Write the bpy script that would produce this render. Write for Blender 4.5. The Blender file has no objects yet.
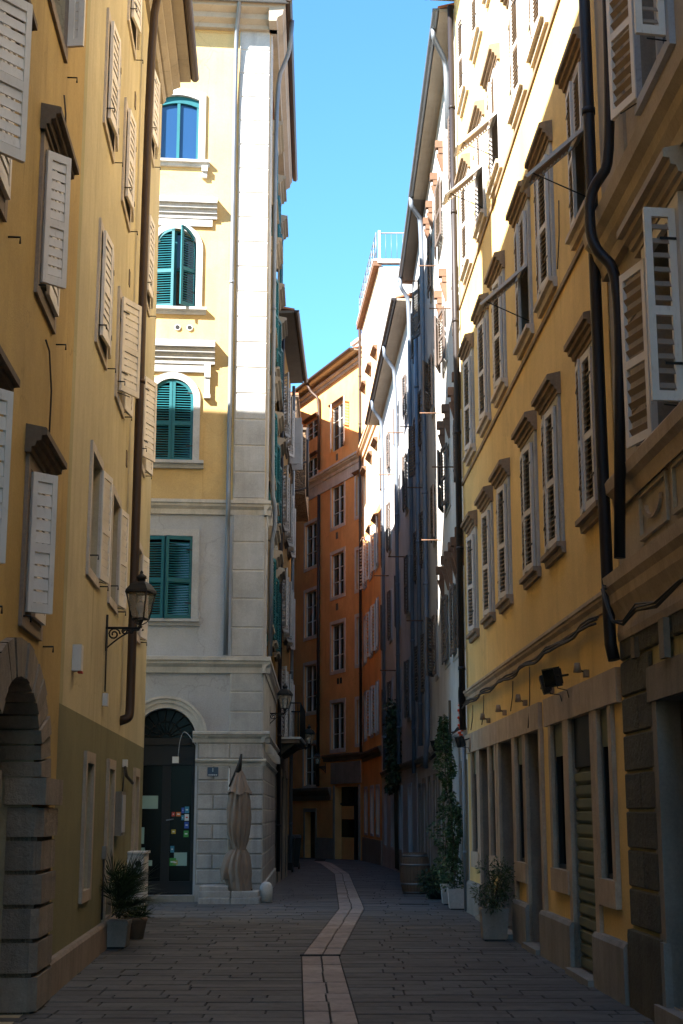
import bpy, math, random
from mathutils import Vector
random.seed(7)
C = bpy.context.scene.collection
PI = math.pi

def gz(Y):                       # the street falls gently away from the viewer
    return 0.0 if Y < 26 else -0.01*(min(Y, 75)-26)

# ------------------------------------------------------------------ materials
def _mat(name):
    m = bpy.data.materials.new(name); m.use_nodes = True
    nt = m.node_tree; b = nt.nodes['Principled BSDF']
    return m, nt, b
def _n(nt, t, **kw):
    n = nt.nodes.new(t)
    for k, v in kw.items():
        if k in n.inputs: n.inputs[k].default_value = v
        else: setattr(n, k, v)
    return n
def _pos(nt, scale):
    g = _n(nt, 'ShaderNodeNewGeometry'); mp = _n(nt, 'ShaderNodeMapping')
    nt.links.new(g.outputs['Position'], mp.inputs['Vector']); mp.inputs['Scale'].default_value = scale
    return mp.outputs['Vector']
def _noise(nt, scale, s, detail=6, rough=.6):
    n = _n(nt, 'ShaderNodeTexNoise'); n.inputs['Scale'].default_value = s
    n.inputs['Detail'].default_value = detail; n.inputs['Roughness'].default_value = rough
    nt.links.new(_pos(nt, scale), n.inputs['Vector']); return n.outputs['Fac']
def _ramp(nt, fac, p0, p1, c0=(0,0,0,1), c1=(1,1,1,1)):
    r = _n(nt, 'ShaderNodeValToRGB'); e = r.color_ramp.elements
    e[0].position = p0; e[1].position = p1; e[0].color = c0; e[1].color = c1
    nt.links.new(fac, r.inputs['Fac']); return r.outputs['Color']
def _mix(nt, fac, a, b, mode='MIX'):
    m = _n(nt, 'ShaderNodeMix', data_type='RGBA', blend_type=mode)
    for key, v in ((0, fac), (6, a), (7, b)):
        if isinstance(v, (int, float)): m.inputs[key].default_value = v
        elif isinstance(v, tuple): m.inputs[key].default_value = v if len(v) == 4 else (*v, 1)
        else: nt.links.new(v, m.inputs[key])
    return m.outputs[2]
def _bump(nt, b, h, strength, dist):
    bp = _n(nt, 'ShaderNodeBump'); bp.inputs['Strength'].default_value = strength; bp.inputs['Distance'].default_value = dist
    nt.links.new(h, bp.inputs['Height']); nt.links.new(bp.outputs['Normal'], b.inputs['Normal'])
def _k(c, f): return tuple(min(1, x*f) for x in c[:3])

def plaster(name, c, stain=(.20, .15, .09), amount=.5, streak=.5, bump=.35, fade=1.18, rough=.9):
    """lime plaster: broad mottling, rain streaks running down, small patches and a trowelled bump"""
    m, nt, b = _mat(name)
    broad = _ramp(nt, _noise(nt, (1, 1, 1), .55, 8, .65), .32, .70)
    col = _mix(nt, broad, _k(c, .84), _k(c, fade))
    st = _ramp(nt, _noise(nt, (4.2, 4.2, .22), 1.0, 7, .62), .46, .78)
    mk = _ramp(nt, _noise(nt, (1, 1, .6), .9, 3, .5), .38, .66)
    f = _mix(nt, 1.0, st, mk, 'MULTIPLY')
    f2 = _mix(nt, 1.0, f, (streak, streak, streak), 'MULTIPLY')
    col = _mix(nt, f2, col, stain)
    pt = _ramp(nt, _noise(nt, (1, 1, 1), 2.6, 9, .72), .58, .74)
    p2 = _mix(nt, 1.0, pt, (amount*.6,)*3, 'MULTIPLY')
    col = _mix(nt, p2, col, _k(c, .66))
    rp = _ramp(nt, _noise(nt, (1, 1, .8), .75, 5, .55), .555, .60)       # old repairs, a shade lighter with a definite edge
    col = _mix(nt, _mix(nt, 1.0, rp, (amount*.45,)*3, 'MULTIPLY'), col, _k(c, 1.3))
    dr = _ramp(nt, _noise(nt, (9, 9, .35), 1.0, 5, .6), .60, .70)        # narrow dark runs
    dm = _ramp(nt, _noise(nt, (1.3, 1.3, .5), 1.0, 3, .5), .50, .60)
    col = _mix(nt, _mix(nt, 1.0, _mix(nt, 1.0, dr, dm, 'MULTIPLY'), (streak*.6,)*3, 'MULTIPLY'), col, _k(stain, .8))
    vr = _n(nt, 'ShaderNodeTexVoronoi', feature='DISTANCE_TO_EDGE'); vr.inputs['Scale'].default_value = .55   # hairline cracks
    wv = _n(nt, 'ShaderNodeVectorMath', operation='ADD'); nt.links.new(_pos(nt, (1, 1, 1)), wv.inputs[0])
    nz = _n(nt, 'ShaderNodeTexNoise'); nz.inputs['Scale'].default_value = 1.7; nz.inputs['Detail'].default_value = 6; nt.links.new(_pos(nt, (1, 1, 1)), nz.inputs['Vector']); nt.links.new(nz.outputs['Color'], wv.inputs[1])
    nt.links.new(wv.outputs[0], vr.inputs['Vector'])
    ck = _ramp(nt, vr.outputs['Distance'], .0, .010, (1, 1, 1, 1), (0, 0, 0, 1)); cm = _ramp(nt, _noise(nt, (1, 1, 1), .8, 3, .5), .52, .60)
    col = _mix(nt, _mix(nt, 1.0, _mix(nt, 1.0, ck, cm, 'MULTIPLY'), (.28,)*3, 'MULTIPLY'), col, _k(stain, .6))
    fine = _ramp(nt, _noise(nt, (1, 1, 1), 38, 4, .6), .3, .75, (.90, .90, .90, 1), (1.06, 1.06, 1.06, 1))
    col = _mix(nt, 1.0, col, fine, 'MULTIPLY')
    nt.links.new(col, b.inputs['Base Color'])
    b.inputs['Roughness'].default_value = rough; b.inputs['Specular IOR Level'].default_value = .25
    h = _n(nt, 'ShaderNodeMath', operation='ADD')
    nt.links.new(_noise(nt, (1, 1, 1), 3.2, 6, .55), h.inputs[0]); nt.links.new(_noise(nt, (1, 1, 1), 55, 3, .6), h.inputs[1])
    _bump(nt, b, h.outputs[0], bump, .012)
    return m
def stone(name, c, grain=60, bump=.5, spot=.35, isl=.0, rough=.85, dist=.01):
    m, nt, b = _mat(name)
    col = _mix(nt, _ramp(nt, _noise(nt, (1, 1, 1), 1.6, 9, .7), .3, .72), _k(c, .72), _k(c, 1.15))
    st = _ramp(nt, _noise(nt, (5, 5, .5), 1.3, 6, .6), .48, .78)
    st = _mix(nt, 1.0, st, (spot,)*3, 'MULTIPLY')
    col = _mix(nt, st, col, _k(c, .42))
    fine = _ramp(nt, _noise(nt, (1, 1, 1), grain, 5, .7), .25, .8, (.82, .82, .82, 1), (1.12, 1.12, 1.12, 1))
    col = _mix(nt, 1.0, col, fine, 'MULTIPLY')
    if isl:
        g = _n(nt, 'ShaderNodeNewGeometry')
        r = _ramp(nt, g.outputs['Random Per Island'], 0, 1, (1-isl,)*3+(1,), (1+isl,)*3+(1,))
        col = _mix(nt, 1.0, col, r, 'MULTIPLY')
    nt.links.new(col, b.inputs['Base Color'])
    b.inputs['Roughness'].default_value = rough; b.inputs['Specular IOR Level'].default_value = .3
    _bump(nt, b, _noise(nt, (1, 1, 1), grain*.6, 8, .7), bump, dist)
    return m
def paint(name, c, rough=.6, wear=.5, wearc=None, spec=.35, metal=0, bump=.15):
    m, nt, b = _mat(name)
    wearc = wearc or _k(c, .45)
    col = _mix(nt, _ramp(nt, _noise(nt, (1, 1, 1), 2.2, 6, .6), .3, .7), _k(c, .86), _k(c, 1.08))
    w = _ramp(nt, _noise(nt, (3, 3, 1.2), 9, 8, .75), .56, .72)
    w = _mix(nt, 1.0, w, (wear,)*3, 'MULTIPLY')
    col = _mix(nt, w, col, wearc)
    nt.links.new(col, b.inputs['Base Color'])
    b.inputs['Roughness'].default_value = rough; b.inputs['Specular IOR Level'].default_value = spec; b.inputs['Metallic'].default_value = metal
    _bump(nt, b, _noise(nt, (1, 1, 1), 45, 4, .6), bump, .004)
    return m
def plain(name, c, rough=.5, spec=.5, metal=0, emit=0):
    m, nt, b = _mat(name); b.inputs['Base Color'].default_value = (*c, 1)
    b.inputs['Roughness'].default_value = rough; b.inputs['Specular IOR Level'].default_value = spec; b.inputs['Metallic'].default_value = metal
    if emit: b.inputs['Emission Color'].default_value = (*c, 1); b.inputs['Emission Strength'].default_value = emit
    return m
def leafmat(name, c):
    m, nt, b = _mat(name)
    g = _n(nt, 'ShaderNodeNewGeometry')
    col = _mix(nt, g.outputs['Random Per Island'], _k(c, .55), _k(c, 1.6))
    nt.links.new(col, b.inputs['Base Color']); b.inputs['Roughness'].default_value = .5
    return m
def rubble(name, c):
    m, nt, b = _mat(name)
    v = _n(nt, 'ShaderNodeTexVoronoi'); v.inputs['Scale'].default_value = 1; nt.links.new(_pos(nt, (6.5, 6.5, 10)), v.inputs['Vector'])
    v2 = _n(nt, 'ShaderNodeTexVoronoi', feature='DISTANCE_TO_EDGE'); v2.inputs['Scale'].default_value = 1; nt.links.new(_pos(nt, (6.5, 6.5, 10)), v2.inputs['Vector'])
    bw = _n(nt, 'ShaderNodeRGBToBW'); nt.links.new(v.outputs['Color'], bw.inputs[0])
    col = _mix(nt, bw.outputs[0], _k(c, .55), _k(c, 1.4))
    e = _ramp(nt, v2.outputs['Distance'], .02, .12)
    col = _mix(nt, e, _k(c, .5), col)
    fine = _ramp(nt, _noise(nt, (1, 1, 1), 9, 6, .7), .3, .75, (.7, .7, .7, 1), (1.15, 1.15, 1.15, 1))
    col = _mix(nt, 1.0, col, fine, 'MULTIPLY')
    nt.links.new(col, b.inputs['Base Color']); b.inputs['Roughness'].default_value = .95
    _bump(nt, b, e, .8, .03)
    return m

M = {}
M['ochre']   = plaster('ochre_plaster', (.49, .34, .125), (.22, .14, .06), .7, .7)
M['cream']   = plaster('cream_plaster', (.57, .49, .30), (.34, .27, .15), .55, .75, fade=1.12)
M['olive']   = plaster('olive_plaster', (.225, .205, .108), (.12, .10, .06), .5, .45)
M['joint']   = plaster('green_stained_plaster', (.42, .37, .20), (.18, .19, .09), .6, .7)
M['yellow']  = plaster('yellow_plaster', (.76, .54, .225), (.48, .33, .14), .5, .55, fade=1.1)
M['creamhi'] = plaster('pale_yellow_plaster', (.56, .395, .18), (.42, .27, .10), .55, .55, fade=1.12)
M['grey']    = plaster('grey_plaster', (.41, .42, .44), (.26, .25, .24), .35, .3)
M['white']   = plaster('white_plaster', (.58, .56, .53), (.30, .26, .22), .7, .7)
M['aged']    = plaster('aged_grey_plaster', (.44, .42, .41), (.20, .18, .17), .6, .7)
M['lilac']   = plaster('pale_plaster', (.46, .44, .44), (.26, .24, .23), .6, .6)
M['stonepl'] = plaster('beige_plaster', (.44, .37, .28), (.25, .20, .14), .5, .5)
M['orange']  = plaster('orange_plaster', (.74, .37, .13), (.42, .19, .07), .5, .5)
M['peach']   = plaster('peach_plaster', (.74, .52, .33), (.5, .3, .2), .4, .4)
M['towerpl'] = plaster('bare_render', (.46, .44, .41), (.3, .27, .24), .6, .4)
M['darkpl']  = plaster('dark_ochre_plaster', (.34, .19, .055), (.12, .08, .04), .7, .6)
M['passage'] = plaster('passage_plaster', (.46, .39, .26), (.2, .17, .12), .5, .5)
M['limes']   = stone('limestone', (.56, .53, .48), 50, .25, .4)
M['quoin']   = stone('quoin_stone', (.46, .46, .455), 45, .2, .3, isl=.05)
M['pier']    = stone('pier_stone', (.42, .40, .385), 40, .35, .6, isl=.12)
M['trim']    = stone('trim_stone', (.50, .40, .30), 50, .3, .5)
M['pale']    = stone('pale_trim', (.64, .56, .47), 50, .25, .4)
M['hood']    = stone('weathered_hood_stone', (.31, .225, .15), 40, .5, .6)
M['dhood']   = stone('dark_hood_stone', (.18, .135, .095), 40, .5, .5)
M['rust']    = stone('rusticated_stone', (.16, .145, .10), 26, 1.0, .45, isl=.16, dist=.09)
M['plinth']  = stone('plinth_stone', (.33, .26, .20), 40, .5, .5)
M['gplinth'] = stone('grey_plinth_stone', (.30, .28, .25), 40, .5, .4)
M['jamb']    = stone('jamb_stone', (.27, .235, .195), 40, .5, .5)
M['arch']    = stone('arch_stone', (.32, .265, .21), 30, .8, .55, isl=.16, dist=.03)
M['slab']    = stone('paving_slab', (.120, .117, .110), 28, .6, .7, isl=.20, rough=.75)
M['slab2']   = stone('blue_grey_paving_slab', (.105, .108, .114), 28, .6, .7, isl=.16, rough=.7)
M['grout']   = plain('grout', (.035, .033, .03), .95, .2)
M['strip']   = stone('pale_strip_slab', (.36, .30, .265), 34, .5, .75, isl=.14, rough=.75)
M['shw']     = paint('white_shutter_paint', (.80, .74, .66), .6, .35, (.30, .22, .16))
M['shw2']    = paint('grey_white_shutter_paint', (.60, .56, .52), .6, .5, (.22, .17, .13))
M['shbrown'] = paint('brown_shutter_wood', (.13, .10, .085), .8, .8, (.28, .23, .20))
M['slate']   = paint('dark_slat', (.30, .23, .17), .7, .5)
M['teal']    = paint('teal_shutter_paint', (.009, .115, .140), .55, .12, (.02, .20, .20))
M['tealf']   = paint('faded_teal_paint', (.10, .30, .33), .6, .3, (.25, .45, .46))
M['dark']    = plain('dark_metal', (.012, .012, .013), .55, .4)
M['iron']    = paint('black_iron', (.018, .017, .016), .6, .3, (.05, .03, .02))
M['pipebr']  = paint('brown_pipe', (.060, .038, .028), .5, .3, (.03, .02, .018), metal=.3)
M['pipebk']  = paint('dark_pipe', (.022, .017, .018), .5, .4, (.05, .045, .04), metal=.2)
M['zinc']    = paint('zinc_pipe', (.19, .21, .235), .5, .4, (.2, .2, .2), metal=.5)
M['zincp']   = paint('blue_grey_pipe', (.17, .20, .25), .55, .4, (.15, .16, .18), metal=.2)
M['glass']   = plain('window_glass', (.012, .016, .022), .06, .6)
M['wframe']  = paint('pale_window_frame', (.62, .56, .48), .6, .3)
M['skyglass'] = plain('sky_reflection_glass', (.015, .05, .13), .12, .7)  # blue of the reflected sky put into the pane colour
M['doorgl']  = plain('shop_glass', (.003, .004, .005), .22, .12)
M['lampgl']  = plain('frosted_lamp_glass', (.40, .33, .25), .5, .3)
M['frame']   = paint('window_frame_paint', (.50, .45, .38), .6, .4)
M['shopfr']  = paint('dark_shop_frame', (.009, .010, .012), .5, .1)
M['wood']    = paint('red_brown_door_wood', (.060, .022, .012), .5, .4, (.03, .012, .01))
M['rolls']   = paint('roller_shutter_paint', (.16, .17, .11), .6, .3, (.08, .07, .05))
M['tile']    = stone('roof_tile', (.42, .17, .09), 20, .6, .4, isl=.2)
M['soffit']  = plaster('eave_soffit', (.34, .29, .23), (.18, .14, .1), .5, .4)
M['dsoffit'] = plaster('dark_eave_soffit', (.14, .12, .10), (.08, .07, .06), .5, .4)
M['canvas']  = paint('beige_canvas', (.235, .185, .15), .9, .35, (.18, .14, .11), spec=.1, bump=.3)
M['plast']   = paint('white_plastic', (.68, .66, .62), .5, .3, (.3, .28, .25))
M['potst']   = stone('concrete_planter', (.33, .29, .25), 40, .35, .35)
M['potw']    = stone('pale_planter', (.52, .50, .48), 40, .3, .3)
M['terra']   = stone('terracotta', (.26, .18, .13), 30, .4, .4)
M['palm']    = leafmat('palm_leaf', (.030, .050, .018))
M['leaf']    = leafmat('small_leaf', (.055, .075, .028))
M['ivy']     = leafmat('climber_leaf', (.048, .082, .026))
M['bark']    = stone('bark', (.10, .07, .045), 30, .8, .4)
M['soil']    = stone('soil', (.05, .038, .028), 30, .8, .4)
M['barrel']  = paint('barrel_oak', (.15, .105, .075), .7, .6, (.03, .022, .018))
M['rubble']  = rubble('rubble_masonry', (.20, .125, .07))
M['rustc']   = stone('rust_brown_bracket', (.19, .105, .065), 20, .8, .6)
M['cable']   = plain('black_cable', (.055, .048, .042), .7, .3)
M['navy']    = plain('enamel_navy', (.006, .014, .055), .3, .5)
M['wht']     = plain('white_enamel', (.7, .7, .7), .4, .5)
M['paper']   = plain('pale_green_paper', (.28, .42, .38), .7, .2)
for k, c in dict(red=(.55,.05,.03), blue=(.03,.10,.45), grn=(.05,.30,.06), yel=(.45,.36,.04), org=(.5,.15,.03), cyn=(.04,.25,.4)).items():
    M[k] = plain('sticker_'+k, c, .5, .4)
M['orangecloth'] = plain('orange_plastic', (.65, .07, .02), .6, .3)
M['bollard'] = stone('white_bollard_stone', (.62, .60, .56), 40, .3, .3)
M['binm']    = paint('dark_bin_plastic', (.014, .017, .016), .6, .2)

# ------------------------------------------------------------------ mesh builder
class MB:
    def __init__(self): self.v = []; self.f = []; self.mi = []; self.mats = []; self.sm = []
    def m(self, mat):
        if isinstance(mat, str): mat = M[mat]
        if mat not in self.mats: self.mats.append(mat)
        return self.mats.index(mat)
    def poly(self, pts, mat, smooth=False):
        i = len(self.v); self.v += [Vector(p) for p in pts]; self.f.append(list(range(i, i+len(pts)))); self.mi.append(self.m(mat)); self.sm.append(smooth)
    def hexa(self, p, mat):          # 8 points: bottom 4 then top 4
        i = len(self.v); self.v += [Vector(q) for q in p]; k = self.m(mat)
        for f in ((3,2,1,0),(4,5,6,7),(0,1,5,4),(1,2,6,5),(2,3,7,6),(3,0,4,7)):
            self.f.append([i+a for a in f]); self.mi.append(k); self.sm.append(False)
    def obox(self, o, a, b, c, mat): # corner + three edge vectors
        o, a, b, c = Vector(o), Vector(a), Vector(b), Vector(c)
        if a.cross(b).dot(c) < 0: a, b = b, a
        self.hexa([o, o+a, o+a+b, o+b, o+c, o+a+c, o+a+b+c, o+b+c], mat)
    def wbox(self, x0, x1, y0, y1, z0, z1, mat):
        self.obox((x0,y0,z0), (x1-x0,0,0), (0,y1-y0,0), (0,0,z1-z0), mat)
    def cbox(self, x0, x1, y0, y1, z0, z1, mat, c=.01):   # a box with chamfered upright and top edges
        k = self.m(mat); i = len(self.v)
        def ring(e, z): return [(x0+e,y0,z),(x1-e,y0,z),(x1,y0+e,z),(x1,y1-e,z),(x1-e,y1,z),(x0+e,y1,z),(x0,y1-e,z),(x0,y0+e,z)]
        r1 = ring(c, z0); r2 = ring(c, z1-c)
        r3 = [(x0+c if p[0] < (x0+x1)/2 else x1-c, p[1], z1) for p in ring(c, z1)]
        r3 = [(p[0], min(max(p[1], y0+c), y1-c), z1) for p in ring(2*c, z1)]
        r3 = [(min(max(p[0], x0+c), x1-c), p[1], p[2]) for p in r3]
        self.v += [Vector(p) for p in r1+r2+r3]
        for a in (0, 8):
            for j in range(8):
                self.f.append([i+a+j, i+a+(j+1)%8, i+a+8+(j+1)%8, i+a+8+j]); self.mi.append(k); self.sm.append(False)
        self.f.append([i+16+j for j in range(8)]); self.mi.append(k); self.sm.append(False)
        self.f.append([i+7-j for j in range(8)]); self.mi.append(k); self.sm.append(False)
    def tube(self, pts, r, mat, n=10, cap=True):
        pts = [Vector(p) for p in pts]; rs = r if isinstance(r, (list, tuple)) else [r]*len(pts)
        k = self.m(mat); base = len(self.v); ref = None
        for j, p in enumerate(pts):
            t = (pts[min(j+1, len(pts)-1)]-pts[max(j-1, 0)]).normalized()
            if ref is None: ref = Vector((0,0,1)) if abs(t.z) < .9 else Vector((1,0,0))
            x = (ref - t*ref.dot(t)).normalized(); ref = x; y = t.cross(x)
            for q in range(n):
                a = 2*PI*q/n; self.v.append(p+(x*math.cos(a)+y*math.sin(a))*rs[j])
        for j in range(len(pts)-1):
            for q in range(n):
                a = base+j*n+q; b = base+j*n+(q+1)%n
                self.f.append([a, b, b+n, a+n]); self.mi.append(k); self.sm.append(True)
        if cap:
            self.f.append([base+q for q in reversed(range(n))]); self.mi.append(k); self.sm.append(False)
            e = base+(len(pts)-1)*n; self.f.append([e+q for q in range(n)]); self.mi.append(k); self.sm.append(False)
    def lathe(self, c, prof, mat, n=20, flat=False):     # prof: list of (radius, z)
        k = self.m(mat); b = len(self.v); c = Vector(c)
        for r, z in prof:
            for q in range(n):
                a = 2*PI*q/n; self.v.append(c+Vector((r*math.cos(a), r*math.sin(a), z)))
        for j in range(len(prof)-1):
            for q in range(n):
                a0 = b+j*n+q; a1 = b+j*n+(q+1)%n
                self.f.append([a0, a1, a1+n, a0+n]); self.mi.append(k); self.sm.append(not flat)
        self.f.append([b+q for q in reversed(range(n))]); self.mi.append(k); self.sm.append(False)
        e = b+(len(prof)-1)*n; self.f.append([e+q for q in range(n)]); self.mi.append(k); self.sm.append(False)
    def build(self, name, parent=None, origin=None):
        me = bpy.data.meshes.new(name)
        lo = Vector((min(v.x for v in self.v), min(v.y for v in self.v), min(v.z for v in self.v)))
        hi = Vector((max(v.x for v in self.v), max(v.y for v in self.v), max(v.z for v in self.v)))
        o = Vector(origin) if origin is not None else Vector(((lo.x+hi.x)/2, (lo.y+hi.y)/2, lo.z))
        me.from_pydata([v-o for v in self.v], [], self.f)
        for mt in self.mats: me.materials.append(mt)
        me.polygons.foreach_set('material_index', self.mi); me.polygons.foreach_set('use_smooth', self.sm)
        me.update()
        ob = bpy.data.objects.new(name, me); C.objects.link(ob)
        ob['wx'], ob['wy'], ob['wz'] = o.x, o.y, o.z
        if parent is not None:
            ob.parent = parent
            ob.location = o - Vector((parent['wx'], parent['wy'], parent['wz']))
        else: ob.location = o
        return ob

def thing(name, label, cat, loc, group=None):
    o = bpy.data.objects.new(name, None); C.objects.link(o); o.location = loc; o.empty_display_size = .3
    o['wx'], o['wy'], o['wz'] = loc
    o['label'] = label; o['category'] = cat
    if group: o['group'] = group
    return o
def tag(o, label, cat, group=None):
    o['label'] = label; o['category'] = cat
    if group: o['group'] = group
    return o
def structure(o, kind='structure'): o['kind'] = kind; return o

# ------------------------------------------------------------------ walls
class Wall:
    """vertical wall plane. s runs along it, d out of it towards the viewer's side, z up. t is the world X or Y used to place things"""
    def __init__(w, x0, y0, slope, side, shift=0):
        w.shift = shift
        w.x0, w.y0, w.m, w.side = x0, y0, slope, side; k = math.sqrt(1+slope*slope)
        if side == 'R': w.u = Vector((slope/k, 1/k, 0))
        elif side == 'L': w.u = Vector((-slope/k, -1/k, 0))
        else: w.u = Vector((-1/k, -slope/k, 0))
        w.n = Vector((-w.u.y, w.u.x, 0)); w.k = k
    def S(w, t):
        if w.side == 'R' and w.shift: t = t+w.shift*max(0, min(1, (t-12.13)/.5, (24.2-t)/.6))
        return (t-w.y0)*w.k if w.side == 'R' else (-(t-w.y0)*w.k if w.side == 'L' else -(t-w.x0)*w.k)
    def P(w, t, d, z): return w.Ps(w.S(t), d, z)
    def Ps(w, s, d, z): return Vector((w.x0, w.y0, 0)) + w.u*s + w.n*d + Vector((0, 0, z))
    def box(w, mb, t0, t1, d0, d1, z0, z1, mat):
        s0, s1 = sorted((w.S(t0), w.S(t1)))
        mb.obox(w.Ps(s0, d0, z0), w.u*(s1-s0), w.n*(d1-d0), Vector((0, 0, z1-z0)), mat)
    def prof(w, mb, t0, t1, pr, mat, closed=True, smooth=False):
        """sweep a (d, z) outline along the wall"""
        s0, s1 = sorted((w.S(t0), w.S(t1))); n = len(pr)
        for i in range(n if closed else n-1):
            a, b = pr[i], pr[(i+1) % n]
            mb.poly([w.Ps(s0, *a), w.Ps(s1, *a), w.Ps(s1, *b), w.Ps(s0, *b)], mat, smooth)
        if closed:
            mb.poly([w.Ps(s0, *p) for p in pr], mat); mb.poly([w.Ps(s1, *p) for p in reversed(pr)], mat)
    def facade(w, mb, t0, t1, z0, z1, holes, mat, zones=None, reveal=.22, revmat=None, depth=None, top=True):
        """wall face with real openings. holes: (ta, tb, za, zb[, depth]); zones: [(z, mat)] lower bands first"""
        s0, s1 = sorted((w.S(t0), w.S(t1)))
        H = [(*sorted((w.S(h[0]), w.S(h[1]))), h[2], h[3], (h[4] if len(h) > 4 else reveal)) for h in holes]
        ss = sorted({s0, s1, *[h[0] for h in H], *[h[1] for h in H]}); ss = [s for s in ss if s0-1e-6 <= s <= s1+1e-6]
        zs = sorted({z0, z1, *[h[2] for h in H], *[h[3] for h in H], *([z for z, _ in zones] if zones else [])}); zs = [z for z in zs if z0-1e-6 <= z <= z1+1e-6]
        for a, b in zip(ss, ss[1:]):
            for p, q in zip(zs, zs[1:]):
                cs, cz = (a+b)/2, (p+q)/2
                if any(h[0] < cs < h[1] and h[2] < cz < h[3] for h in H): continue
                mt = mat
                if zones:
                    for zt, zm in zones:
                        if cz < zt: mt = zm; break
                mb.poly([w.Ps(a, 0, p), w.Ps(b, 0, p), w.Ps(b, 0, q), w.Ps(a, 0, q)], mt)
        for a, b, p, q, dd in H:
            rm = revmat or mat
            mb.poly([w.Ps(a,0,p), w.Ps(a,0,q), w.Ps(a,-dd,q), w.Ps(a,-dd,p)], rm)
            mb.poly([w.Ps(b,0,q), w.Ps(b,0,p), w.Ps(b,-dd,p), w.Ps(b,-dd,q)], rm)
            mb.poly([w.Ps(a,0,q), w.Ps(b,0,q), w.Ps(b,-dd,q), w.Ps(a,-dd,q)], rm)
            mb.poly([w.Ps(b,0,p), w.Ps(a,0,p), w.Ps(a,-dd,p), w.Ps(b,-dd,p)], rm)
        if depth:
            D = max([h[4] for h in H]+[reveal])+.06
            for s, fl in ((s0, 0), (s1, 1)):
                mb.poly([w.Ps(s,0,z0), w.Ps(s,-D,z0), w.Ps(s,-D,z1), w.Ps(s,0,z1)], mat)
            mb.poly([w.Ps(s0,0,z1), w.Ps(s1,0,z1), w.Ps(s1,-D,z1), w.Ps(s0,-D,z1)], mat)
            mb.obox(w.Ps(s0, -D, z0), w.u*(s1-s0), -w.n*(depth-D), Vector((0,0,z1-z0)), mat)

def leaf(mb, o, a, b, n, w, h, mat, slats=18, slatmat=None, arch=False, th=.034, st=.055, solid=False, mid=.46, low=.42):
    """louvred shutter leaf: o hinge corner, a along its width, b up, n its outer side"""
    o, a, b, n = Vector(o), Vector(a).normalized(), Vector(b).normalized(), Vector(n).normalized()
    sm = slatmat or mat
    def top(x):   # height of the leaf at x when its head is curved (x=0 hinge side, x=w meeting side)
        if not arch: return h
        q = min(1, max(0, (w-x)/w)); return h - w*(1-math.sqrt(max(0, 1-q*q)))
    def bx(x0, x1, y0, y1, z0, z1, mt): mb.obox(o+a*x0+b*y0+n*z0, a*(x1-x0), b*(y1-y0), n*(z1-z0), mt)
    hh = h-w if arch else h
    bx(0, st, 0, hh, 0, th, mat); bx(w-st, w, 0, (h-.02 if arch else h), 0, th, mat)
    bx(st, w-st, 0, .075, .001, th-.001, mat)
    mz = h*mid; bx(st, w-st, mz-.035, mz+.035, .001, th-.001, mat)
    if arch:
        N = 8
        for i in range(N):
            q0, q1 = PI/2*i/N, PI/2*(i+1)/N
            def pt(q, r, e): return o + a*(w-r*math.cos(q)) + b*(hh+r*math.sin(q)) + n*e
            for_p = [pt(q0, w, 0), pt(q0, w-st, 0), pt(q1, w-st, 0), pt(q1, w, 0), pt(q0, w, th), pt(q0, w-st, th), pt(q1, w-st, th), pt(q1, w, th)]
            mb.hexa(for_p, mat)
    else: bx(st, w-st, h-.07, h, .001, th-.001, mat)
    if solid:
        bx(st, w-st, .075, mz-.035, .008, .02, sm); bx(st, w-st, mz+.035, h-.07, .008, .02, sm); return
    if low < .2:          # boards lapped shut: pale leaf with thin dark grooves
        for z0_, z1_ in ((.075, mz-.035), (mz+.035, h-.07)):
            k = max(2, round((z1_-z0_)/.095)); hh_ = (z1_-z0_)/k
            for i in range(k):
                y = z0_+hh_*i; mb.obox(o+a*st+b*(y+.006)+n*.018, a*(w-2*st), b*(hh_-.012)-n*.010, n*.010, sm)
        return
    pitch = (h-.15)/slats
    for i in range(slats):
        y = .085+pitch*(i+.3)
        if mz-.055 < y < mz+.02 or y > h-.11: continue
        x0, x1 = st, w-st
        if arch and y > hh-.02:
            yy = y+.02-hh; r = w-st*.8
            if yy >= r: continue
            x0 = max(st, w-math.sqrt(r*r-yy*yy))
            if x1-x0 < .03: continue
        mb.obox(o+a*x0+b*(y+.016)+n*.002, a*(x1-x0), n*.028-b*(pitch*low), b*.006+n*.004, sm)

def stay(mb, w, t, z, d=.10):
    p = w.P(t, 0, z); q = w.P(t, d, z)
    mb.tube([p, q, q+Vector((0,0,-.05))], .008, 'iron', 6)

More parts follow.
